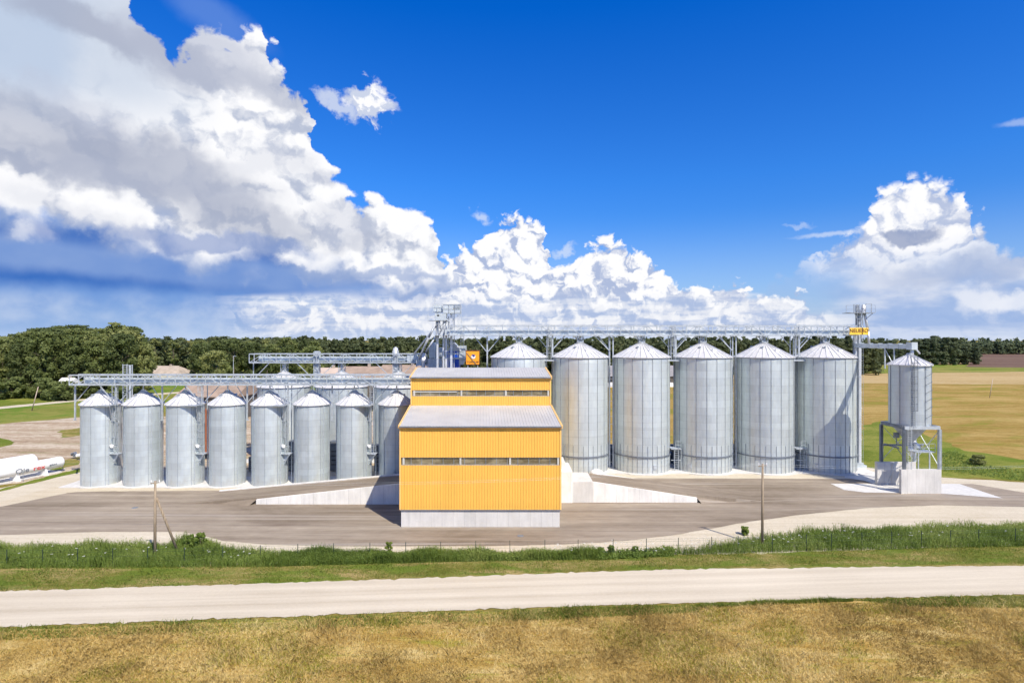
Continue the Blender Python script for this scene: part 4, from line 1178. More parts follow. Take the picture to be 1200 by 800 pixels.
for a, b2 in (((997.5,367),(1004,376)),((1019,367),(1013,374))): mb.bar((lx(a[0]),-.9,cz(a[1])),(lx(b2[0]),-.3,cz(b2[1])), .09)
z = cz(384); k = 0
while z < cz(366):
    mb.bar((lx(1003),-.4,z),(lx(1009),-.4,z), .07); mb.bar((lx(1003 if k%2 else 1009),-.4,z),(lx(1009 if k%2 else 1003),-.4,z+.7), .06); z += .7; k += 1
for px in (1003,1009): mb.bar((lx(px),-.4,cz(400)),(lx(px),-.4,cz(357)), .08)
mb.build('lattice', M['seam'], t)
mb = MB(); mb.tube((lx(1012),0,cz(364)),(lx(1012),0,cz(359)), .34, 16); mb.lathe([(.34,cz(359)),(.22,cz(357.3)),(.05,cz(356.8))], 16, lx(1012), 0, capt=True); mb.box(lx(1008), lx(1013), -.3,.3, cz(366), cz(363)); mb.build('elevator_head', M['white'], t, True)
mb = MB(); mb.tube((lx(1012),-.1,cz(364)),(lx(1017),-.1,cz(388)), .19, 12); mb.tube((lx(1017),-.1,cz(388)),(lx(1017),-.3,cz(402)), .2, 12); mb.build('spout_pipe', M['pipe'], t, True)
mb = MB(); ladder(mb, lx(1006.5), -.7, .3, cz(367), w=.5, r=.02, step=.4); mb.build('ladder', M['seam'], t)
mb = MB(); ladder(mb, 0, -.6, 0, .1, w=.5); 
# banner on the gantry
t = thing('banner', 'yellow banner with dark lettering on the end of the big gantry', 'banner', (WX(1006.5,88.6), 88.6, WZ(392.0,88.6)))
hw = (WX(1017.5,88.6)-WX(995.5,88.6))/2; h = WZ(384.0,88.6)-WZ(392.0,88.6)
mb = MB(); mb.box(-hw, hw, -.02, .02, 0, h); mb.build('cloth', M['sign_yellow'], t)
text_mesh('lettering', 'NEUERO', .80, M['brown_txt'], t, (0,-.04,h*.55), sx=.93, bold=.01)
mb = MB(); mb.bar((-hw,.05,h),( hw,.05,h), .07); mb.bar((-hw,.05,0),(hw,.05,0), .07); mb.bar((hw*.35,.06,-.5),(hw*.35,.06,h+.4), .16); mb.bar((-hw+.1,.1,.3),(-hw+.1,1.2,.3), .06); mb.bar((hw-.1,.1,.3),(hw-.1,1.2,.3), .06); mb.build('hanging_frame', M['rail'], t)

# conveyor beam from the tower to the small hopper silo (runs towards the viewer)
HX, HY = 54.45, 77.95
t = thing('conveyor_beam', 'short grey conveyor beam from the right tower to the hopper silo', 'conveyor', (54.7, 77.9, 19.2))
mb = MB(); mb.box(-.3, .3, 0, 12.8, -.05, .62)
for k in range(6): mb.box(-.34, .34, k*2.2, k*2.2+.1, -.1, .68)
mb.build('beam', M['conv'], t)
mb = MB(); mb.box(-.42, .40, -.6, .5, -.15, .85); mb.build('drive_box', M['conv'], t)
mb = MB(); mb.tube((0,-.1,-.1),(0,-.1,-.95), .20, 12); mb.tube((.2,-.1,.3),(1.0,-.2,-.7), .10, 10); mb.build('outlet_spout', M['pipe'], t, True)
for yy in (3.2, 5.2):
    mb = MB(); mb.bar((-.25,yy,-.05),(-.25,yy,-5.2 if yy < 4 else -3.0), .14); mb.build('support_leg', M['rail'], t)
mb = MB(); mb.bar((-.25,5.2,-.1),(-.25,3.2,-2.6), .07); mb.build('brace', M['rail'], t)
mb = MB(); mb.box(-.45,-.05, 3.05, 3.35, -5.4, -4.9); mb.build('foot_box', M['conv'], t)

# ================================================================== hopper silo on its steel frame and drive-through walls
t = thing('hopper_silo', 'small silo raised on a grey steel frame at the right edge of the yard', 'silo', (HX, HY, 0))
Rr = 2.42; z0 = 8.95; he = 17.05; ha = 18.5; n = 10; ph = -pi/2+.18
mb = MB(); mb.lathe([(Rr,z0),(Rr,he)], n*5, ph=ph); smooth_by_angle(mb.build('wall', M['wall_hopper'], t), 25)
def hop(mb): mb.lathe([(Rr-.03,z0+.02),(.35,z0-2.6),(.35,z0-3.0)], 24, ph=ph)
mb = MB(); hop(mb); smooth_by_angle(mb.build('hopper', M['seam'], t), 30)
ov = Rr+.25
mb = MB(); mb.lathe([(Rr-.02,he-.02),(ov,he-.14),(ov,he-.02),(.35,ha-.15)], n*2, ph=ph)
for i in range(n*2):
    a = ph+2*pi*i/(n*2); mb.cur = 1; mb.bar((ov*cos(a),ov*sin(a),he+.02),(.35*cos(a),.35*sin(a),ha-.12), .07, .08)
rf = mb.build('roof', [M['roof_steel'], M['rib']], t)
mb = MB(); mb.lathe([(.4,ha-.2),(.4,ha),(.25,ha+.1)], 14, capt=True); mb.build('roof_cap', M['rail'], rf)
for i in range(n):
    mb = MB(); mb.box(Rr-.01, Rr+.06, -.055, .055, z0, he-.1); o = mb.build('stiffener', M['stiff'], t); o.rotation_euler = (0,0,ph+2*pi*i/n)
lxx = 55.0-HX
mb = MB(); ladder(mb, WX(1069.5,75.4)-HX, -Rr-.22, z0-.1, he+1.2, w=.5, cage=True, r=.035)
mb.bar((WX(1069.5,75.4)-HX-.2,-Rr-.2,he+.2),(0,0,ha+.4), .05)
mb.build('caged_ladder', M['darksteel'], t)
mb = MB()
for k in range(7):
    z = z0+1+k*1.1; mb.bar((.35,-Rr-.1,z),(1.15,-Rr-.35,z+.55), .05)
mb.build('cable_brackets', M['darksteel'], t)
mb = MB(); hx = 2.35
for sy in (-1,1): mb.bar((-hx,sy*hx,8.72),(hx,sy*hx,8.72), .30, .42)
mb.build('top_beam', M['rail'], t)
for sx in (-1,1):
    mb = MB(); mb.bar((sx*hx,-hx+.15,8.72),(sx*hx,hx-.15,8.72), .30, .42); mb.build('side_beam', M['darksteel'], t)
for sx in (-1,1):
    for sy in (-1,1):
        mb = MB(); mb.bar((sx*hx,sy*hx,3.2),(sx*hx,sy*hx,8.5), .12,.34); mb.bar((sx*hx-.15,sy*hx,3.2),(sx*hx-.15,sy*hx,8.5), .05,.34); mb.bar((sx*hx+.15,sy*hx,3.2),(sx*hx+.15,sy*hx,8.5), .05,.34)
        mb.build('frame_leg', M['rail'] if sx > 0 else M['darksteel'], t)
mb = MB()
for (a, b2) in ((-1,1),(1,-1)):
    mb.bar((hx,a*hx,3.4),(hx,b2*hx,8.4), .07); mb.bar((a*hx,hx,3.4),(b2*hx,hx,8.4), .06)
mb.build('cross_brace', M['rail'], t)
mb = MB(); ladder(mb, -hx+.65, -hx-.12, .3, 8.9, w=.5, r=.035); mb.build('long_ladder', M['rail'], t)
mb = MB(); mb.box(-.6, 2.0, -hx+.3, -.4, 5.35, 5.45); rail_run(mb, (-.5,-hx+.3,5.45), (2.0,-hx+.3,5.45), post=.8, w=.05); mb.bar((-.2,-hx+.4,3.2),(-.2,-hx+.4,5.35), .12); mb.bar((1.3,-hx+.4,3.2),(1.3,-hx+.4,5.35), .12)
mb.build('inner_platform', M['rail'], t)
mb = MB(); mb.bar((-hx-.9,.6,5.9),(hx,.6,5.9), .18, .22); mb.bar((-hx-.9,.6,5.9),(-hx-.9,.6,4.9), .07); mb.bar((-hx-.2,1.4,5.9),(-hx-.2,-1.6,5.9), .12, .2); mb.bar((-1.6,.6,5.9),(-.6,-.6,3.6), .08); mb.box(-1.7,-1.1,.4,.8,6.9,7.6); mb.bar((-1.4,.6,5.9),(-1.4,.6,7.2), .08)
mb.build('loading_beam', M['darksteel'], t)
mb = MB(); mb.tube((.0,0,z0-3),(.25,-.3,4.6), .28, 12); mb.tube((.3,-.2,6.6),(1.1,-.5,5.6), .25, 12); mb.build('loading_spout', M['pipe'], t, True)
gx0, gx1 = WX(1056.3,75.4), WX(1103.3,75.4)
t = thing('loading_bay_wall', 'pale concrete wall facing the road under the hopper silo', 'wall', (gx0, 75.4, 0), 'concrete walls under the hopper silo')
mb = MB(); mb.box(0, gx1-gx0, 0, .45, -.1, 3.22); mb.build('panel', M['conc_pre'], t)
t = thing('loading_bay_wall', 'rear concrete wall under the hopper silo, seen through the drive-through', 'wall', (gx0-.3, 80.0, 0), 'concrete walls under the hopper silo')
mb = MB(); mb.box(0, gx1-gx0+.2, 0, .45, -.1, 3.22); mb.box(0,.9,-.12,.0,-.1,3.22); mb.box(2.1,2.6,-.12,0,-.1,3.0); mb.build('panel', M['conc_pre'], t)
mb = MB(); mb.bar((1.2,-.35,.1),(2.3,-.35,3.2), .07); mb.bar((3.0,-.35,.1),(4.0,-.35,3.2), .07); mb.build('slanted_bars', M['rail'], t)  # two slanted bars before the rear wall
sheet('concrete_apron', [(gx0-6.5,75.0+2.2),(gx0-4.5,75.95),(gx1,75.4),G(1175,584.0),G(1124,567),(gx1-.5,80.6),(gx0-2.5,80.6),(gx0-6.5,80.6)], .060, M['conc_slab'], 0)
sheet('concrete_apron', gp((990,560),(1012,563),(1030,569),(1040,560),(1012,548),(990,549)), .055, M['conc_slab'], 0)

# ================================================================== buildings behind
def barn(name, label, px0, px1, y0, y1, hw, hr, roofm, wallm, group=None, hip=False, white_base=False, cat='building'):
    ym = (y0+y1)/2; x0, x1 = WX(px0, ym), WX(px1, ym)
    t = thing(name, label, cat, ((x0+x1)/2, ym, 0), group)
    w = (x1-x0)/2; dd = (y1-y0)/2
    mb = MB(); mb.box(-w, w, -dd, dd, 0, hw)
    if not hip: mb.add([(-w,-dd,hw),(-w,dd,hw),(-w,0,hr-.1),(w,-dd,hw),(w,dd,hw),(w,0,hr-.1)], [(0,2,1),(3,4,5)])
    mb.build('wall', wallm, t)
    o = .5; k = w*.42 if hip else -.4
    mb = MB()
    e = [(-w-o,-dd-o,hw-.1),(w+o,-dd-o,hw-.1),(w+o,dd+o,hw-.1),(-w-o,dd+o,hw-.1),(-w+k,0,hr),(w-k,0,hr)]
    e2 = [(a,b_,c+.15) for a,b_,c in e]
    mb.add(e2, [(0,1,5,4),(2,3,4,5),(3,0,4),(1,2,5)]); mb.add(e, [(4,5,1,0),(5,4,3,2),(4,0,3),(5,2,1)])
    r_ = mb.build('roof', roofm, t)
    mb = MB(); mb.box(-.4+w*.2,.4+w*.2,-.4,.4,hr-.6,hr+.9); mb.build('chimney', M['roof_tan'], r_)
    n = max(2, int(w*2/3.5))
    for i in range(n):
        xc = -w + (i+.5)*2*w/n
        mb = MB(); mb.box(xc-.5, xc+.5, -dd-.04, -dd+.02, hw*.45, hw*.45+1.1); f = mb.build('window', M['dark'], t)
        mb = MB(); mb.box(xc-.56, xc+.56, -dd-.07, -dd-.04, hw*.45-.1, hw*.45); mb.build('sill', M['white'], f)
    if white_base:
        mb = MB(); mb.box(-w-.03, w+.03, -dd-.06, -dd, 0, hw*.42); mb.build('white_skirting', M['white'], t)
    return t
barn('farm_house', 'pale hip-roofed farm house in front of the left wood', 172, 219, 262, 275, 4.6, 8.0, M['roof_tan'], M['wall_lt'], hip=True)
barn('brown_barn', 'brown-roofed barn seen between the small silos and their gantry', 226, 292, 143, 158, 6.0, 9.2, M['roof_brown'], M['wall_dk'])
barn('pale_shed', 'flat pale pinkish shed roof behind the broad silos', 376, 401, 172, 182, 9.6, 11.6, M['roof_pink'], M['wall_lt'])
barn('long_barn', 'long brown-roofed barn behind the broad silos', 404, 452, 166, 180, 9.4, 12.2, M['roof_brown'], M['wall_dk'])
barn('long_barn', 'second brown-roofed barn running up to the elevator pipes', 450, 506, 160, 175, 9.6, 12.9, M['roof_brown'], M['wall_dk'])
barn('grey_barn', 'grey-roofed cattle barn seen in the gaps between the tall silos', 660, 812, 246, 262, 4.6, 8.8, M['roof_grey'], M['wall_dk'], white_base=True)
barn('white_shed', 'small white shed left of the small silos at the foot of the wood', 74, 87, 194, 198, 5.6, 7.2, M['white'], M['wall_lt'])
# machines in the shade behind the small silos
t = thing('loader', 'orange loading machine glimpsed between the third and fourth small silo', 'loader', (WX(245,98), 98, 0))
mb = MB(); mb.box(-1.0,1.0,-1.2,2,1.0,2.6); mb.build('body', M['orange'], t)
mb = MB(); mb.box(-.8,.8,-.6,.9,2.6,5.2); mb.build('cab', M['orange'], t)
mb = MB(); mb.bar((0,-1,2.4),(0,-.6,8.6), .5); mb.build('boom', M['orange'], t)
for sx in (-1.15,1.15):
    for sy in (-.7,1.4):
        mb = MB(); mb.tube((sx-.2,sy,.7),(sx+.2,sy,.7), .7, 18); mb.build('wheel', M['dark'], t)
# steel containers / boxes in the gaps at the back
for k, (px, dd_, w_, hgt) in enumerate(((300,88.5,1.6,2.2),(395,89.0,1.8,4.5),(446,88.6,1.6,4.0),(345,88.8,1.4,4.6))):
    t = thing('control_cabinet', ['low dark fan cabinet behind the fourth and fifth small silos', 'tall dark fan housing between the sixth and seventh small silos', 'dark fan housing behind the seventh small silo', 'dark fan housing between the fifth and sixth small silos'][k], 'cabinet', (WX(px,dd_), dd_, .14), 'dark fan housings behind the small silos')
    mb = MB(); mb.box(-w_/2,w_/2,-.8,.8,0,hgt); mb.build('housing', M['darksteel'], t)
    mb = MB(); 
    for q in range(4): mb.box(-w_*.35,w_*.35,-.84,-.8,hgt*.2+q*hgt*.15,hgt*.2+q*hgt*.15+.12)
    mb.build('louvre', M['dark'], t)
for k, px in enumerate((715, 788, 860, 931)):
    t = thing('aeration_fan', ['first', 'second', 'third', 'fourth'][k]+' dark aeration fan in the gaps between the tall silos, counted from the left', 'fan', (WX(px,94), 94, .14), 'aeration fans between the tall silos')
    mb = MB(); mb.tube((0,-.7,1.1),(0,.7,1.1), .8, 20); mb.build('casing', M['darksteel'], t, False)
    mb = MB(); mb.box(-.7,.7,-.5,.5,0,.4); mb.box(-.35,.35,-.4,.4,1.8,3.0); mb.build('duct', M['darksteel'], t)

# ================================================================== trees
def quads_mesh(name, cen, size, nrm, mats, extra=None):
    """many leaf-clump quads: centre, half size, normal (numpy)"""
    n = len(cen)
    up = rng.normal(size=(n,3)); s = np.cross(nrm, up); s /= np.linalg.norm(s,axis=1)[:,None]+1e-9
    t_ = np.cross(nrm, s); t_ /= np.linalg.norm(t_,axis=1)[:,None]+1e-9
    s = s*size[:,None]; t_ = t_*size[:,None]*rng.uniform(.55,1,size=(n,1))
    k = rng.uniform(.5,1.1,size=(n,4,1))
    V = np.stack([cen-s*k[:,0]-t_*k[:,1]*.6, cen+s*k[:,1]-t_*k[:,2], cen+s*k[:,2]+t_*k[:,3]*.6, cen-s*k[:,3]+t_*k[:,0]], 1).reshape(-1,3)
    me = bpy.data.meshes.new(name)
    me.vertices.add(n*4); me.vertices.foreach_set('co', V.astype(np.float32).ravel())
    me.loops.add(n*4); me.loops.foreach_set('vertex_index', np.arange(n*4, dtype=np.int32))
    me.polygons.add(n); me.polygons.foreach_set('loop_start', np.arange(0,n*4,4,dtype=np.int32)); me.polygons.foreach_set('loop_total', np.full(n,4,dtype=np.int32))
    me.update(calc_edges=True)
    for m in (mats if isinstance(mats,(list,tuple)) else [mats]): me.materials.append(m)
    return me
def crown_points(h, w, base, nclump, per, conifer=False, seed=0, size=.42, cs=1.0):
    r = np.random.default_rng(seed); C = []; S = []; N = []
    for i in range(nclump):
        f = r.uniform(0, 1)
        z = base + (h-base)*f
        if conifer: rad = w*.5*(1-f)**.8 + .3
        else: rad = w*.5*np.sqrt(max(0.02, 1-(2*f-1.02)**2))*r.uniform(.72, 1.12)
        a = r.uniform(0, 2*pi); rr = rad*np.sqrt(r.uniform(.25, 1))*.85
        c = np.array([rr*cos(a), rr*sin(a), z]); cr = cs*r.uniform(.09, .17)*w*(1.15-.5*f if conifer else 1)
        d_ = r.normal(size=(per,3)); d_ /= np.linalg.norm(d_,axis=1)[:,None]
        q = c + d_*np.array([cr,cr,cr*.72])*r.uniform(.55,1.05,size=(per,1))
        q[:,2] = np.where(q[:,2] > h, h-(q[:,2]-h)*.5, q[:,2])
        C.append(q); S.append(r.uniform(.6,1.3,size=per)*size)
        nn = d_ + r.normal(size=(per,3))*.45; N.append(nn/np.linalg.norm(nn,axis=1)[:,None])
    return np.concatenate(C), np.concatenate(S), np.concatenate(N)
PROT = []
def prototype(i, h, w, base, ncl, per, conifer, mat, size, trunk_r=.28, cs=1.15):
    C, S_, N = crown_points(h, w, base, ncl, per, conifer, 100+i, size, cs)
    crown = quads_mesh('crown', C, S_, N, mat)
    mb = MB(); r = random.Random(i)
    top = Vector((r.uniform(-.6,.6), r.uniform(-.6,.6), h*.8))
    mb.tube((0,0,-.3),(top.x*.4,top.y*.4,h*.45), trunk_r, 7, trunk_r*.65); mb.tube((top.x*.4,top.y*.4,h*.45), top, trunk_r*.65, 6, .05)
    for k in range(7):
        z = base + (h*.75-base)*r.random(); a = r.uniform(0,2*pi); L = w*.38
        mb.tube((0,0,max(z-1.5,1)),(L*cos(a),L*sin(a),z+1.4), trunk_r*.35, 5, .04)
    me = mb.build('trunk', M['bark']); td = me.data; bpy.data.objects.remove(me)
    return crown, td
def place_tree(name, label, proto, x, y, s=1.0, rz=0, group=None, cat='tree', sz=None):
    t = thing(name, label, cat, (x, y, 0), group, rz); t.scale = (s, s, sz or s)
    for nm, me in (('crown', proto[0]), ('trunk', proto[1])):
        o = bpy.data.objects.new(nm, me); COL.objects.link(o); o.parent = t
    return t
P_DEC = [prototype(i, h, w, b_, 74, 90, False, M['leaf'], .36) for i, (h, w, b_) in enumerate([(20,12,2.5),(22,13,4),(18,13,1.5),(21,10,3),(16,11,1)])]
P_PINE = [prototype(10+i, h, w, b_, 24, 100, False, M['leaf'], .34) for i, (h, w, b_) in enumerate([(22,7.5,8),(21,6.5,9)])]
P_BUSH = [prototype(20+i, h, w, .1, 22, 110, False, M['leaf'], .30, .10) for i, (h, w) in enumerate([(5,6.5),(6.5,7),(4,7)])]
P_RIGHT = [prototype(30+i, h, w, b_, 44, 60, c_, M['leaf_right'], .66, cs=1.4) for i, (h, w, b_, c_) in enumerate([(21,11,1.0,False),(23,10,1.5,False),(24,8,1.0,True),(20,12,.6,False)])]

def skyline(px):       # row of the tree tops of the left wood
    xs = [-200, 0, 20, 40, 60, 85, 110, 124, 150, 165, 185, 210, 250, 300, 340]
    ys = [390, 390, 386, 378, 374, 374, 382, 377, 378, 388, 389, 390, 393, 395, 395]
    return float(np.interp(px, xs, ys))
rt = random.Random(5)
G1_ = 'trees of the wood on the left'
n_t = 0
for row, (dd, step) in enumerate(((206, 11), (216, 10.5), (227, 10.5), (240, 10.5))):
    px = -46.0 - row*3
    while px < 146:
        px += step*F/dd*rt.uniform(.75, 1.15)*.92
        dj = dd + rt.uniform(-3,3)
        top = skyline(px) + rt.uniform(0, 9) + (3-row)*3.2
        hgt = WZ(top, dj)
        pr = rt.choice(P_DEC)
        H0 = max(v.co.z for v in pr[0].vertices)
        k = hgt/H0
        front = row == 0
        place_tree('deciduous_tree', 'full green leafy tree in the front edge of the left wood' if front else 'full green leafy tree deep inside the left wood', pr, WX(px,dj), dj, k*rt.uniform(.82,1.0), rt.uniform(0,6.28), G1_ + (' front edge' if front else ' interior'), sz=k); n_t += 1
# the broad crown standing up from the wood, and the pale round one before it
t_ = place_tree('broad_tree', 'broad flat-topped tree standing above the left wood on a bare trunk', P_PINE[0], WX(136,222), 222, 1.55, 1.0); t_.scale = (1.6,1.6,WZ(378.5,222)/22)
place_tree('round_tree', 'pale green round tree at the right end of the left wood above the gantry', P_DEC[2], WX(252,196), 196, .9, .4, sz=WZ(411,196)/18)
place_tree('round_tree', 'dark round tree just left of the pale round tree near the farm house', P_DEC[4], WX(236,205), 205, .8, 2.4, sz=WZ(403,205)/16)
# continuation of the wood to the right, farther off
for row, (dd, step) in enumerate(((262, 10), (276, 9.5), (292, 9.5))):
    px = 150.0 + row*4
    while px < 345:
        px += step*F/dd*rt.uniform(.8,1.15)
        if 258 < px < 310 and row == 0: continue
        if 160 < px < 228 and row < 2: continue
        dj = dd + rt.uniform(-4,4); hgt = WZ(394.5 + rt.uniform(0,5) + (2-row)*3.0, dj)
        pr = rt.choice(P_DEC+P_PINE*2); H0 = max(v.co.z for v in pr[0].vertices); k = hgt/H0
        place_tree('mixed_wood_tree', 'slender tree of the mixed wood behind the farm house and broad silos', pr, WX(px,dj), dj, k*rt.uniform(.85,1.05), rt.uniform(0,6.28), 'trees of the mixed wood behind the farm house', sz=k); n_t += 1
# undergrowth along the foot of the wood
for i in range(26):
    px = -20 + i*11.5 + rt.uniform(-4,4)
    if 158 < px < 226 or px > 262: continue
    dj = 197 + rt.uniform(-6,6) + (4 if px > 100 else 0)
    s = rt.uniform(.75,1.3)
    place_tree('bush', 'rounded green bush at the foot of the left wood', P_BUSH[i%3], WX(px,dj), dj, s, rt.uniform(0,6), 'bushes at the foot of the left wood', 'bush')
place_tree('hedge_bush', 'wide low pale bush at the corner of the meadow left of the small silos', P_BUSH[2], WX(72,192), 192, 1.7, 0, None, 'bush', sz=1.55)
# the dark wood on the right
for row, (dd, step) in enumerate(((462, 8.6), (474, 8.6), (488, 9))):
    px = 1012.0 + row*2 if row == 0 else 905.0 + row*3
    px = 905.0 + row*3
    while px < 1138 - row*4:
        px += step*F/dd*rt.uniform(.8,1.2)
        dj = dd + rt.uniform(-4,4); rise = 3*math.exp(-((px-1095)/40)**2)
        hgt = WZ(397.0 - rise + rt.uniform(-1.5,3.0) + (6 if px > 1128 else 0) + (2-row)*1.5, dj)
        pr = rt.choice(P_RIGHT); H0 = max(v.co.z for v in pr[0].vertices); k = hgt/H0
        place_tree('dark_tree', 'dark green tree of the wood beyond the stubble field on the right', pr, WX(px,dj), dj, k*rt.uniform(.9,1.15), rt.uniform(0,6.28), 'trees of the dark wood on the right', sz=k); n_t += 1

# far woods that read as one mass
def far_wood(name, label, spec, mat, size, per, seed):
    r = np.random.default_rng(seed); C = []; S_ = []; N = []
    for (px0, px1, d0, rows, gap, top, jit) in spec:
        for row in range(rows):
            dd = d0 + row*gap*1.1; x = WX(px0, dd)
            while x < WX(px1, dd):
                x += gap*r.uniform(.7,1.2); px = 600 + x*F/dd
                h = WZ(top(px) if callable(top) else top, dd) + r.uniform(-jit, jit*.6) - (rows-1-row)*1.0
                con = r.random() < .45
                c, s, n = crown_points(h, gap*r.uniform(1.0,1.5), h*.12, per[0], per[1], con, int(r.integers(1e9)), size, 1.8)
                C.append(c + np.array([x, dd+r.uniform(-2,2), 0])); S_.append(s); N.append(n)
    me = quads_mesh(name, np.concatenate(C), np.concatenate(S_), np.concatenate(N), mat)
    o = bpy.data.objects.new(name, me); COL.objects.link(o)
    return tag(o, label, 'wood', kind='stuff')
far_wood('far_wood', 'long dark mixed wood along the horizon behind all the silos',
         [(60, 345, 330, 3, 9.0, 394.5, 1.0), (335, 1015, 330, 5, 6.5, lambda p: 394.8 + 1.3*math.sin(p*.05) , 1.2)], M['leaf_far'], .80, (26, 26), 3)
far_wood('far_left_wood', 'distant dark wood edge at the far left horizon', [(-260, 60, 420, 2, 10, 393, 1.5)], M['leaf_far'], 1.2, (14,14), 4)
far_wood('far_right_wood', 'distant bluish wood strip behind the ploughed field at the far right', [(1090, 1700, 800, 4, 11, 400.0, 1.5)], M['leaf_right'], 1.7, (16,14), 6)
far_wood('horizon_wood', 'thin wood line on the far horizon between the nearer woods', [(-400, 1700, 1400, 1, 30, 396.5, 2)], M['leaf_right'], 4.0, (8,8), 8)

# ================================================================== grass and weeds near the viewer
def blades(name, label, polys, count, hmin, hmax, width, mat, seed, lean=.35, cat='grass', clump=0, dens=None, leafy=0.0):
    """upright thin blades rooted on the ground inside the given pixel polygons"""
    r = np.random.default_rng(seed); V = []
    pts = []
    for poly in polys:
        g = np.array([G(*p) for p in poly]); mn = g.min(0); mx = g.max(0)
        need = int(count/len(polys)); got = []
        while sum(len(q) for q in got) < need:
            q = r.uniform(mn, mx, size=(need, 2))
            inside = np.zeros(len(q), bool); n = len(g)
            for i in range(n):
                x1, y1 = g[i]; x2, y2 = g[(i+1)%n]
                c = ((y1 > q[:,1]) != (y2 > q[:,1])) & (q[:,0] < (x2-x1)*(q[:,1]-y1)/(y2-y1+1e-12)+x1)
                inside ^= c
            q = q[inside]
            if dens is not None: q = q[r.random(len(q)) < dens(q[:,0], q[:,1])]
            got.append(q)
        pts.append(np.concatenate(got)[:need])
    p = np.concatenate(pts); n = len(p)
    hv = 1.0
    hscale = .60 + .40*(np.sin(p[:,0]*.9+1.3*np.sin(p[:,1]*.8))*np.sin(p[:,0]*.37+p[:,1]*1.1)+1)
    h = r.uniform(hmin, hmax, n)*hscale
    a = r.uniform(0, 2*pi, n); L = r.normal(0, lean, (n,2))*h[:,None]
    w = width*r.uniform(.6,1.3,n)
    base = np.column_stack([p, np.full(n, .03)])
    s = np.column_stack([np.cos(a), np.sin(a), np.zeros(n)])*w[:,None]
    top = base + np.column_stack([L, h]); mid = base + np.column_stack([L*.35, h*.55])
    if leafy:
        # a few leaf quads up each stem
        cs = []; 
        for k in range(3):
            f = r.uniform(.3,1.0,n); c = base + (top-base)*f[:,None] + r.normal(0,.06,(n,3)); cs.append(c)
        c = np.concatenate(cs); nn = r.normal(size=c.shape); nn[:,2] = np.abs(nn[:,2])+.4; nn /= np.linalg.norm(nn,axis=1)[:,None]
        s2 = np.cross(nn, r.normal(size=c.shape)); s2 /= np.linalg.norm(s2,axis=1)[:,None]; t2 = np.cross(nn, s2)
        q = leafy*r.uniform(.5,1.3,(len(c),1)); s2 *= q; t2 *= q*.55
        LV = np.stack([c-s2, c+t2, c+s2, c-t2], 1).reshape(-1,3)
    else: LV = np.zeros((0,3))
    BV = np.stack([base-s, base+s, mid+s*.8, top, mid-s*.8], 1).reshape(-1,3)
    nb = n; nl = len(LV)//4
    me = bpy.data.meshes.new(name)
    V = np.concatenate([BV, LV]).astype(np.float32)
    me.vertices.add(len(V)); me.vertices.foreach_set('co', V.ravel())
    me.loops.add(len(V)); me.loops.foreach_set('vertex_index', np.arange(len(V), dtype=np.int32))
    st = np.concatenate([np.arange(nb)*5, nb*5+np.arange(nl)*4]).astype(np.int32); tot = np.concatenate([np.full(nb,5), np.full(nl,4)]).astype(np.int32)
    me.polygons.add(nb+nl); me.polygons.foreach_set('loop_start', st); me.polygons.foreach_set('loop_total', tot)
    me.update(calc_edges=True); me.materials.append(mat)
    o = bpy.data.objects.new(name, me); COL.objects.link(o)
    return tag(o, label, cat, kind='stuff')
fg = (-350,762),(-20,742),(400,727),(600,718),(800,712),(1220,702),(1560,698),(1560,830),(-350,830)
def patch(f, thr, soft=.25, s1=.21, s2=.33, o=0.0):
    def fn(x, y):
        v = np.sin(x*s1+o)*np.cos(y*s2+o*1.7) + .6*np.sin(x*s1*2.3+y*.7+o) + .4*np.sin(x*1.1-y*.9+o*2)
        return np.clip((v-thr)/soft*.5+.5, .03, 1)*f
    return fn
blades('dry_grass', 'dry tan cut grass covering the near field below the gravel road', [fg], 190000, .06, .26, .020, M['blade_dry'], 1, .8, dens=patch(1,-.6,.8))
blades('green_grass', 'green grass patches growing through the dry near field', [fg], 52000, .06, .24, .020, M['blade_olive'], 2, .6, dens=patch(1,.45,.35,o=2.0))
blades('seeding_tufts', 'taller pale seeding stalks scattered through the near dry field', [fg], 12000, .25, .5, .016, M['blade_dry'], 12, .35, dens=patch(1,.1,.5,o=4.0))
blades('road_edge_grass', 'green grass strip along the near edge of the gravel road', [((-20,737),(400,722.5),(600,715),(600,729),(400,736),(-20,752)), ((600,715),(820,709),(820,718),(600,729)), ((1000,703),(1220,699),(1220,713),(1060,712)), ((820,709),(1000,703),(1000,705),(820,713))], 36000, .08, .30, .016, M['blade_green'], 3, .5)
blades('verge_grass', 'short green and straw coloured grass on the verge between weeds and gravel road', [((-20,664),(300,661),(500,656),(900,648),(1220,638),(1220,661),(900,664),(600,672),(300,684),(-20,694))], 60000, .04, .16, .016, M['blade_green'], 4, .7)
weedpoly = [((-260,655),(-20,643),(150,641),(195,640),(215,633),(240,634),(262,645),(330,652),(330,665),(-20,667),(-260,684)), ((330,652),(520,652),(700,652),(705,656),(520,659),(330,664)), ((775,650),(830,645),(880,634),(960,624),(1080,620),(1230,616),(1480,612),(1480,632),(1230,640),(900,648),(775,652))]
blades('tall_weeds', 'dense tall green weeds growing along the wire fence', weedpoly, 100000, .25, .95, .018, M['weed'], 5, .16, 'weeds', leafy=.05)
blades('seeding_grass', 'pale seeding grass stalks sticking out above the weeds by the fence', weedpoly, 4500, .5, 1.0, .012, M['blade_green'], 6, .15, 'grass')
blades('weed_tufts', 'loose weed tufts on the gravel edge between the two weed belts', [((700,650),(790,643),(790,652),(700,657))], 1500, .1, .5, .02, M['weed'], 7, .3, 'weeds', leafy=.09)
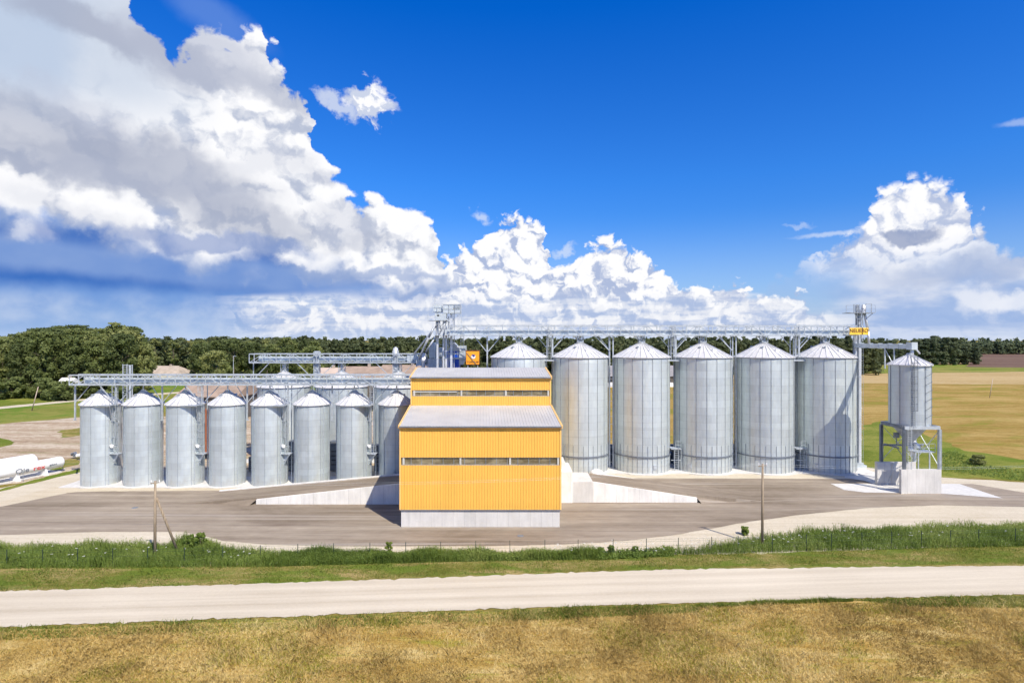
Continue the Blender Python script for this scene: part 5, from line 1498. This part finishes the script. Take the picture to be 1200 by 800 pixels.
blades('field_weeds', 'rough green weeds at the edge of the stubble field behind the hopper silo', [((1105,552),(1100,530),(1120,528),(1150,545),(1200,552),(1290,562),(1200,564))], 1600, .1, .35, .05, M['weed'], 8, .4, 'weeds', leafy=.1)
# white umbels in the weeds
r_ = random.Random(9); mb = MB()
for k in range(130):
    px = r_.choice([r_.uniform(0,320), r_.uniform(650,780), r_.uniform(800,1200), r_.uniform(800,1000)])
    py = float(np.interp(px, [0,320,650,780,900,1200],[655,655,651,648,638,628])) + r_.uniform(-6,5)
    x, y = G(px, py); z = r_.uniform(.6,1.0)
    for j in range(6): 
        a = r_.uniform(0,6.28); q = r_.uniform(0,.09); mb.tube((x+q*cos(a),y+q*sin(a),z),(x+q*cos(a),y+q*sin(a),z+.02), .035, 5)
tag(mb.build('white_flowers', M['flower']), 'small white umbel flowers dotted through the tall weeds', 'flowers', kind='stuff')
# shrubs that stand out of the weed belt
def shrub(label, px, py, h, w, seed, mat='weed', size=.10):
    x, y = G(px, py)
    C, S_, N = crown_points(h, w, .05, 26, 60, False, seed, size)
    me = quads_mesh('foliage', C, S_, N, M[mat])
    t = thing('shrub', label, 'shrub', (x, y, .02), None)
    o = bpy.data.objects.new('foliage', me); COL.objects.link(o); o.parent = t
    mb = MB(); r = random.Random(seed)
    for k in range(5): mb.tube((0,0,0),(r.uniform(-.3,.3)*w,r.uniform(-.3,.3)*w,h*.85), .02, 5, .008)
    mb.build('stems', M['bark'], t)
shrub('tallest pointed green shrub in the weeds right of the braced wooden pole', 221, 645, 1.9, 1.1, 1)
shrub('bushy dark green shrub just right of the tallest pointed one', 234, 646, 1.7, 1.5, 2)
shrub('lone small round shrub on the gravel edge right of the yellow building', 744.5, 649, .72, .75, 3)
shrub('small round shrub beside a fence post below the building corner', 716, 649, .75, .7, 4)
shrub('low clump of leaves hanging over the gravel left of the lone round shrub', 704, 650, .65, .8, 7)
shrub('small shrub on the gravel left of the single utility pole', 873, 627, .85, 1.0, 5)
shrub('yellowish tall weed clump in front of the building left half', 456, 651, 1.35, .9, 6, 'blade_green', .07)
shrub('dark bush in the grass behind the hopper silo', 1147, 545, 1.6, 2.4, 8, 'leaf', .16)

# ================================================================== utility poles
def pole(label, px, py, top, strut=None, arm=True, tilt=0.0, group=None, r=.12):
    x, y = G(px, py); h = WZ(top, y)
    t = thing('utility_pole', label, 'pole', (x, y, 0), group)
    mb = MB(); mb.tube((0,0,-.3),(tilt*h,0,h), r*1.15, 12, r*.8); mb.build('post', M['wood'] if arm else M['roof_pink'], t, True)
    if strut:
        mb = MB(); mb.tube((strut[0],strut[1],-.3),(tilt*h+.05,.1,h*strut[2]), r, 12, r*.8); mb.build('strut', M['wood'], t, True)
    if arm:
        mb = MB(); mb.bar((tilt*h-.42,0,h-.25),(tilt*h+.42,0,h-.15), .07); mb.build('crossarm', M['wood'], t)
        for s in (-.38, 0, .38):
            mb = MB(); mb.lathe([(.025,h-.2),(.06,h-.12),(.045,h-.05),(.06,h+.0),(.02,h+.06)], 8, tilt*h+s, 0, capt=True); mb.build('insulator', M['white'] if s else M['seam'], t, True)
    return t, h
p1, h1 = pole('braced wooden utility pole with a slanting strut standing in the weeds', 181.5, 655, 563, strut=(1.35,1.6,.78), tilt=.005)
p2, h2 = pole('single straight wooden utility pole right of the yellow building', 893.3, 640, 543, tilt=.004)
# thin wires along the road
def wire(label, a, b_, sag, r=.006):
    mb = MB(); pts = []
    for i in range(25):
        f = i/24; q = Vector(a).lerp(Vector(b_), f); q.z -= sag*4*f*(1-f); pts.append(q)
    for p, q in zip(pts, pts[1:]): mb.tube(p, q, r, 4, cap=False)
    return tag(mb.build('power_wire', M['rail']), label, 'wire', 'thin wires between the poles')
a = p1.location; c = p2.location
for s, n_ in ((-.38,'near'), (.38,'far')):
    wire('%s one of the two thin wires between the braced pole and the single pole' % n_, (a.x+s, a.y+s, h1-.05), (c.x+s, c.y+s, h2-.05), .9)
    wire('%s one of the two thin wires running right from the single pole' % n_, (c.x+s, c.y+s, h2-.05), (c.x+48+s, c.y+6+s, h2-.3), .9)
# far leaning poles
pole('leaning pale pole in the meadow at the left edge', 37, 481, 453, arm=False, tilt=.28, r=.12)
pole('thin leaning pole with a small top in the stubble field at the right', 1159.5, 466, 443, arm=False, tilt=.18, r=.10)
x, y = G(159, 520)
t = thing('ladder_mast', 'pale caged ladder mast rising above the left gantry behind the first small silos', 'mast', (WX(146.5,97), 97, 0))
hh = WZ(426.5, 97)
mb = MB()
for s in (-.35,.35): mb.bar((s,0,0),(s,0,hh), .12)
z = .5
while z < hh: mb.bar((-.35,0,z),(.35,0,z), .06); z += .4
mb.build('ladder', M['rail'], t)
mb = MB(); mb.tube((.85,0,0),(.85,0,hh-.2), .20, 10); mb.build('pipe', M['rail'], t)
mb = MB(); mb.tube((1.25,0,0),(1.25,0,hh-.1), .07, 8); mb.bar((-.35,0,hh-.2),(1.3,0,hh-.2), .08); mb.build('guard_rail', M['rail'], t)
t = thing('lamp_mast', 'thin pale mast between the left wood and the long gantry', 'mast', (WX(273.5,190), 190, 0))
mb = MB(); mb.tube((0,0,0),(0,0,WZ(417,190)), .14, 8, .08); mb.build('post', M['rail'], t); mb = MB(); mb.box(-.1,.9,-.1,.1,WZ(417,190)-.1,WZ(417,190)+.05); mb.build('lamp_head', M['rail'], t)

# ================================================================== fence along the weeds
fx = [(-34.0,667.0),(8,664.5),(50,664),(91,663.5),(132,663),(173,663),(216,662),(261,660.5),(305,659),(349,657.5),(391,656.5),(433.5,656),(475.5,655),(516.5,654.5),(557.5,653.5),(597.5,653),(638.5,652.5),(677.5,652),(718.5,651.5),(757.5,650.5),(795,649.5),(834,648.5),(865,647.5),(905,646.5),(945,645.5),(974.5,644),(1010,643),(1045,642),(1080,641),(1114,640),(1147,639),(1190,637.5),(1226,636.5)]
x0, y0 = G(*fx[0])
t = thing('wire_fence', 'low dark green wire fence standing in the weeds along the verge', 'fence', (x0, y0, 0))
P_ = []
for (px, py) in fx:
    x, y = G(px, py); P_.append((x-x0, y-y0))
    mb = MB(); mb.bar((0,0,-.2),(0,0,1.62), .05); o = mb.build('post', M['fence_green'], t); o.location = (x-x0, y-y0, 0)
mb = MB()
for (a, b_) in zip(P_, P_[1:]):
    for z in (.1,.5,.9,1.3,1.5): mb.tube((a[0],a[1],z),(b_[0],b_[1],z), .006, 4, cap=False)
    k = int(math.dist(a,b_)/.4)
    for i in range(1,k):
        q = (a[0]+(b_[0]-a[0])*i/k, a[1]+(b_[1]-a[1])*i/k); mb.tube((q[0],q[1],.1),(q[0],q[1],1.5), .0025, 3, cap=False)
mb.build('wire_mesh', M['fence_green'], t)
# second light fence round the gas tanks
x0, y0 = G(-40, 580); t = thing('tank_fence', 'thin wire fence in front of the white gas tanks', 'fence', (x0,y0,0)); P_ = []
for (px, py) in ((-40,577),(-8,570.5),(27,564.5),(52,557.5),(73.5,552),(95,547.5)):
    x, y = G(px, py); P_.append((x-x0,y-y0)); mb = MB(); mb.bar((0,0,-.1),(0,0,1.5), .05); o = mb.build('post', M['seam'], t); o.location = (x-x0,y-y0,0)
mb = MB()
for (a, b_) in zip(P_, P_[1:]):
    for z in (.3,.9,1.4): mb.tube((a[0],a[1],z),(b_[0],b_[1],z), .006, 4, cap=False)
mb.build('wires', M['seam'], t)

# ================================================================== white gas tanks at the left
def tank(label, p, q, r, zc, ncr, text=False):
    p = Vector((*p, zc)); q = Vector((*q, zc)); dv = (q-p); L = dv.length; rz = atan2(dv.y, dv.x)
    t = thing('gas_tank', label, 'tank', (p.x, p.y, 0), 'white gas tanks', rz)
    mb = MB(); prof = []
    for k in range(9):
        a = pi/2*k/8; prof.append((-r*.55*cos(a), r*sin(a)))
    prof += [(L*.5, r)] + [(L + r*.55*sin(pi/2*k/8), r*cos(pi/2*k/8)) for k in range(9)]
    n = 36; V = [(u, w*cos(2*pi*i/n), zc + w*sin(2*pi*i/n)) for u, w in prof for i in range(n)]
    mb.add(V, [(k*n+i, k*n+(i+1)%n, (k+1)*n+(i+1)%n, (k+1)*n+i) for k in range(len(prof)-1) for i in range(n)])
    smooth_by_angle(mb.build('vessel', M['white'], t), 40)
    for k in range(ncr):
        u = L*(k+.35)/ncr
        mb = MB(); mb.hexa([(u-.3,-r*1.1,0),(u+.3,-r*1.1,0),(u+.3,r*1.1,0),(u-.3,r*1.1,0),(u-.15,-r*.7,zc-r*.62),(u+.15,-r*.7,zc-r*.62),(u+.15,r*.7,zc-r*.62),(u-.15,r*.7,zc-r*.62)]); mb.build('saddle', M['white'], t)
    mb = MB(); mb.tube((L*.45,0,zc+r-.05),(L*.45,0,zc+r+.25), .18, 12); mb.box(L*.3,L*.34,-.1,.1,zc+r-.03,zc+r+.15); mb.build('valve_dome', M['white'], t)
    return t, L
A0 = (-74.6, 74.0); A1 = (-69.9, 88.0)
tk, L = tank('front white gas tank with dark and red lettering on its side', A0, A1, .82, 1.55, 4)
rzz = (R(90), 0, 0)
text_mesh('lettering', 'Ole', .95, M['darksteel'], tk, (L*.62, -.86, 1.45), rzz, sx=1.25)
text_mesh('red_lettering', 'rex', .95, M['red'], tk, (L*.77, -.86, 1.45), rzz, sx=1.25)
text_mesh('small_lettering', 'gaas', .40, M['darksteel'], tk, (L*.90, -.86, 1.55), rzz, sx=1.6)
tank('rear white gas tank, thicker, ending before the front one', (-78.6, 75.0), (-73.6, 87.2), 1.15, 1.75, 3)
t = thing('tank_plinth', 'low concrete plinth under the white gas tanks', 'plinth', (-73.5, 80.5, 0), rz=atan2(14,4.7))
mb = MB(); mb.box(-9, 8.2, -1.6, 4.6, -.1, .16); mb.build('slab', M['conc_slab'], t)
# rubble and pipes left of the first silo
x, y = G(92, 538); t = thing('machine_parts', 'pale heap of spare steel ducts left of the first small silo', 'scrap heap', (x, y, 0))
r_ = random.Random(3)
for k in range(9):
    a = Vector((r_.uniform(-1.8,1.4), r_.uniform(-1,1.2), r_.uniform(.3,1.0))); b_ = a + Vector((r_.uniform(.6,1.6), r_.uniform(-.5,.5), r_.uniform(-.2,.4)))
    mb = MB(); mb.tube(a, b_, r_.uniform(.18,.36), 12); mb.build('duct', M['white'] if k%3 else M['darksteel'], t)
# polythene-covered heap at the foot of the first full tall silo
x, y = WX(699,85.2), 85.0
mb = MB(); mb.lathe([(.02,0),(.85,0),(1.02,.35),(.80,.72),(.35,.92),(.02,.96)], 18); o = mb.build('covered_heap', M['white'], None, True); o.location = (x, y, .15)
tag(o, 'round white covered heap at the foot of the tall silo beside the yellow building', 'heap')
# manhole covers and patches on the yard
for k, (px, py) in enumerate(((158,595),(610,628))):
    x, y = G(px, py); mb = MB(); mb.tube((0,0,0),(0,0,.012), .35, 18); o = mb.build('drain_cover', M['darksteel']); o.location = (x,y,.041)
    tag(o, ['round dark drain cover on the asphalt left of the braced pole', 'round dark drain cover on the asphalt in front of the yellow building'][k], 'drain cover')
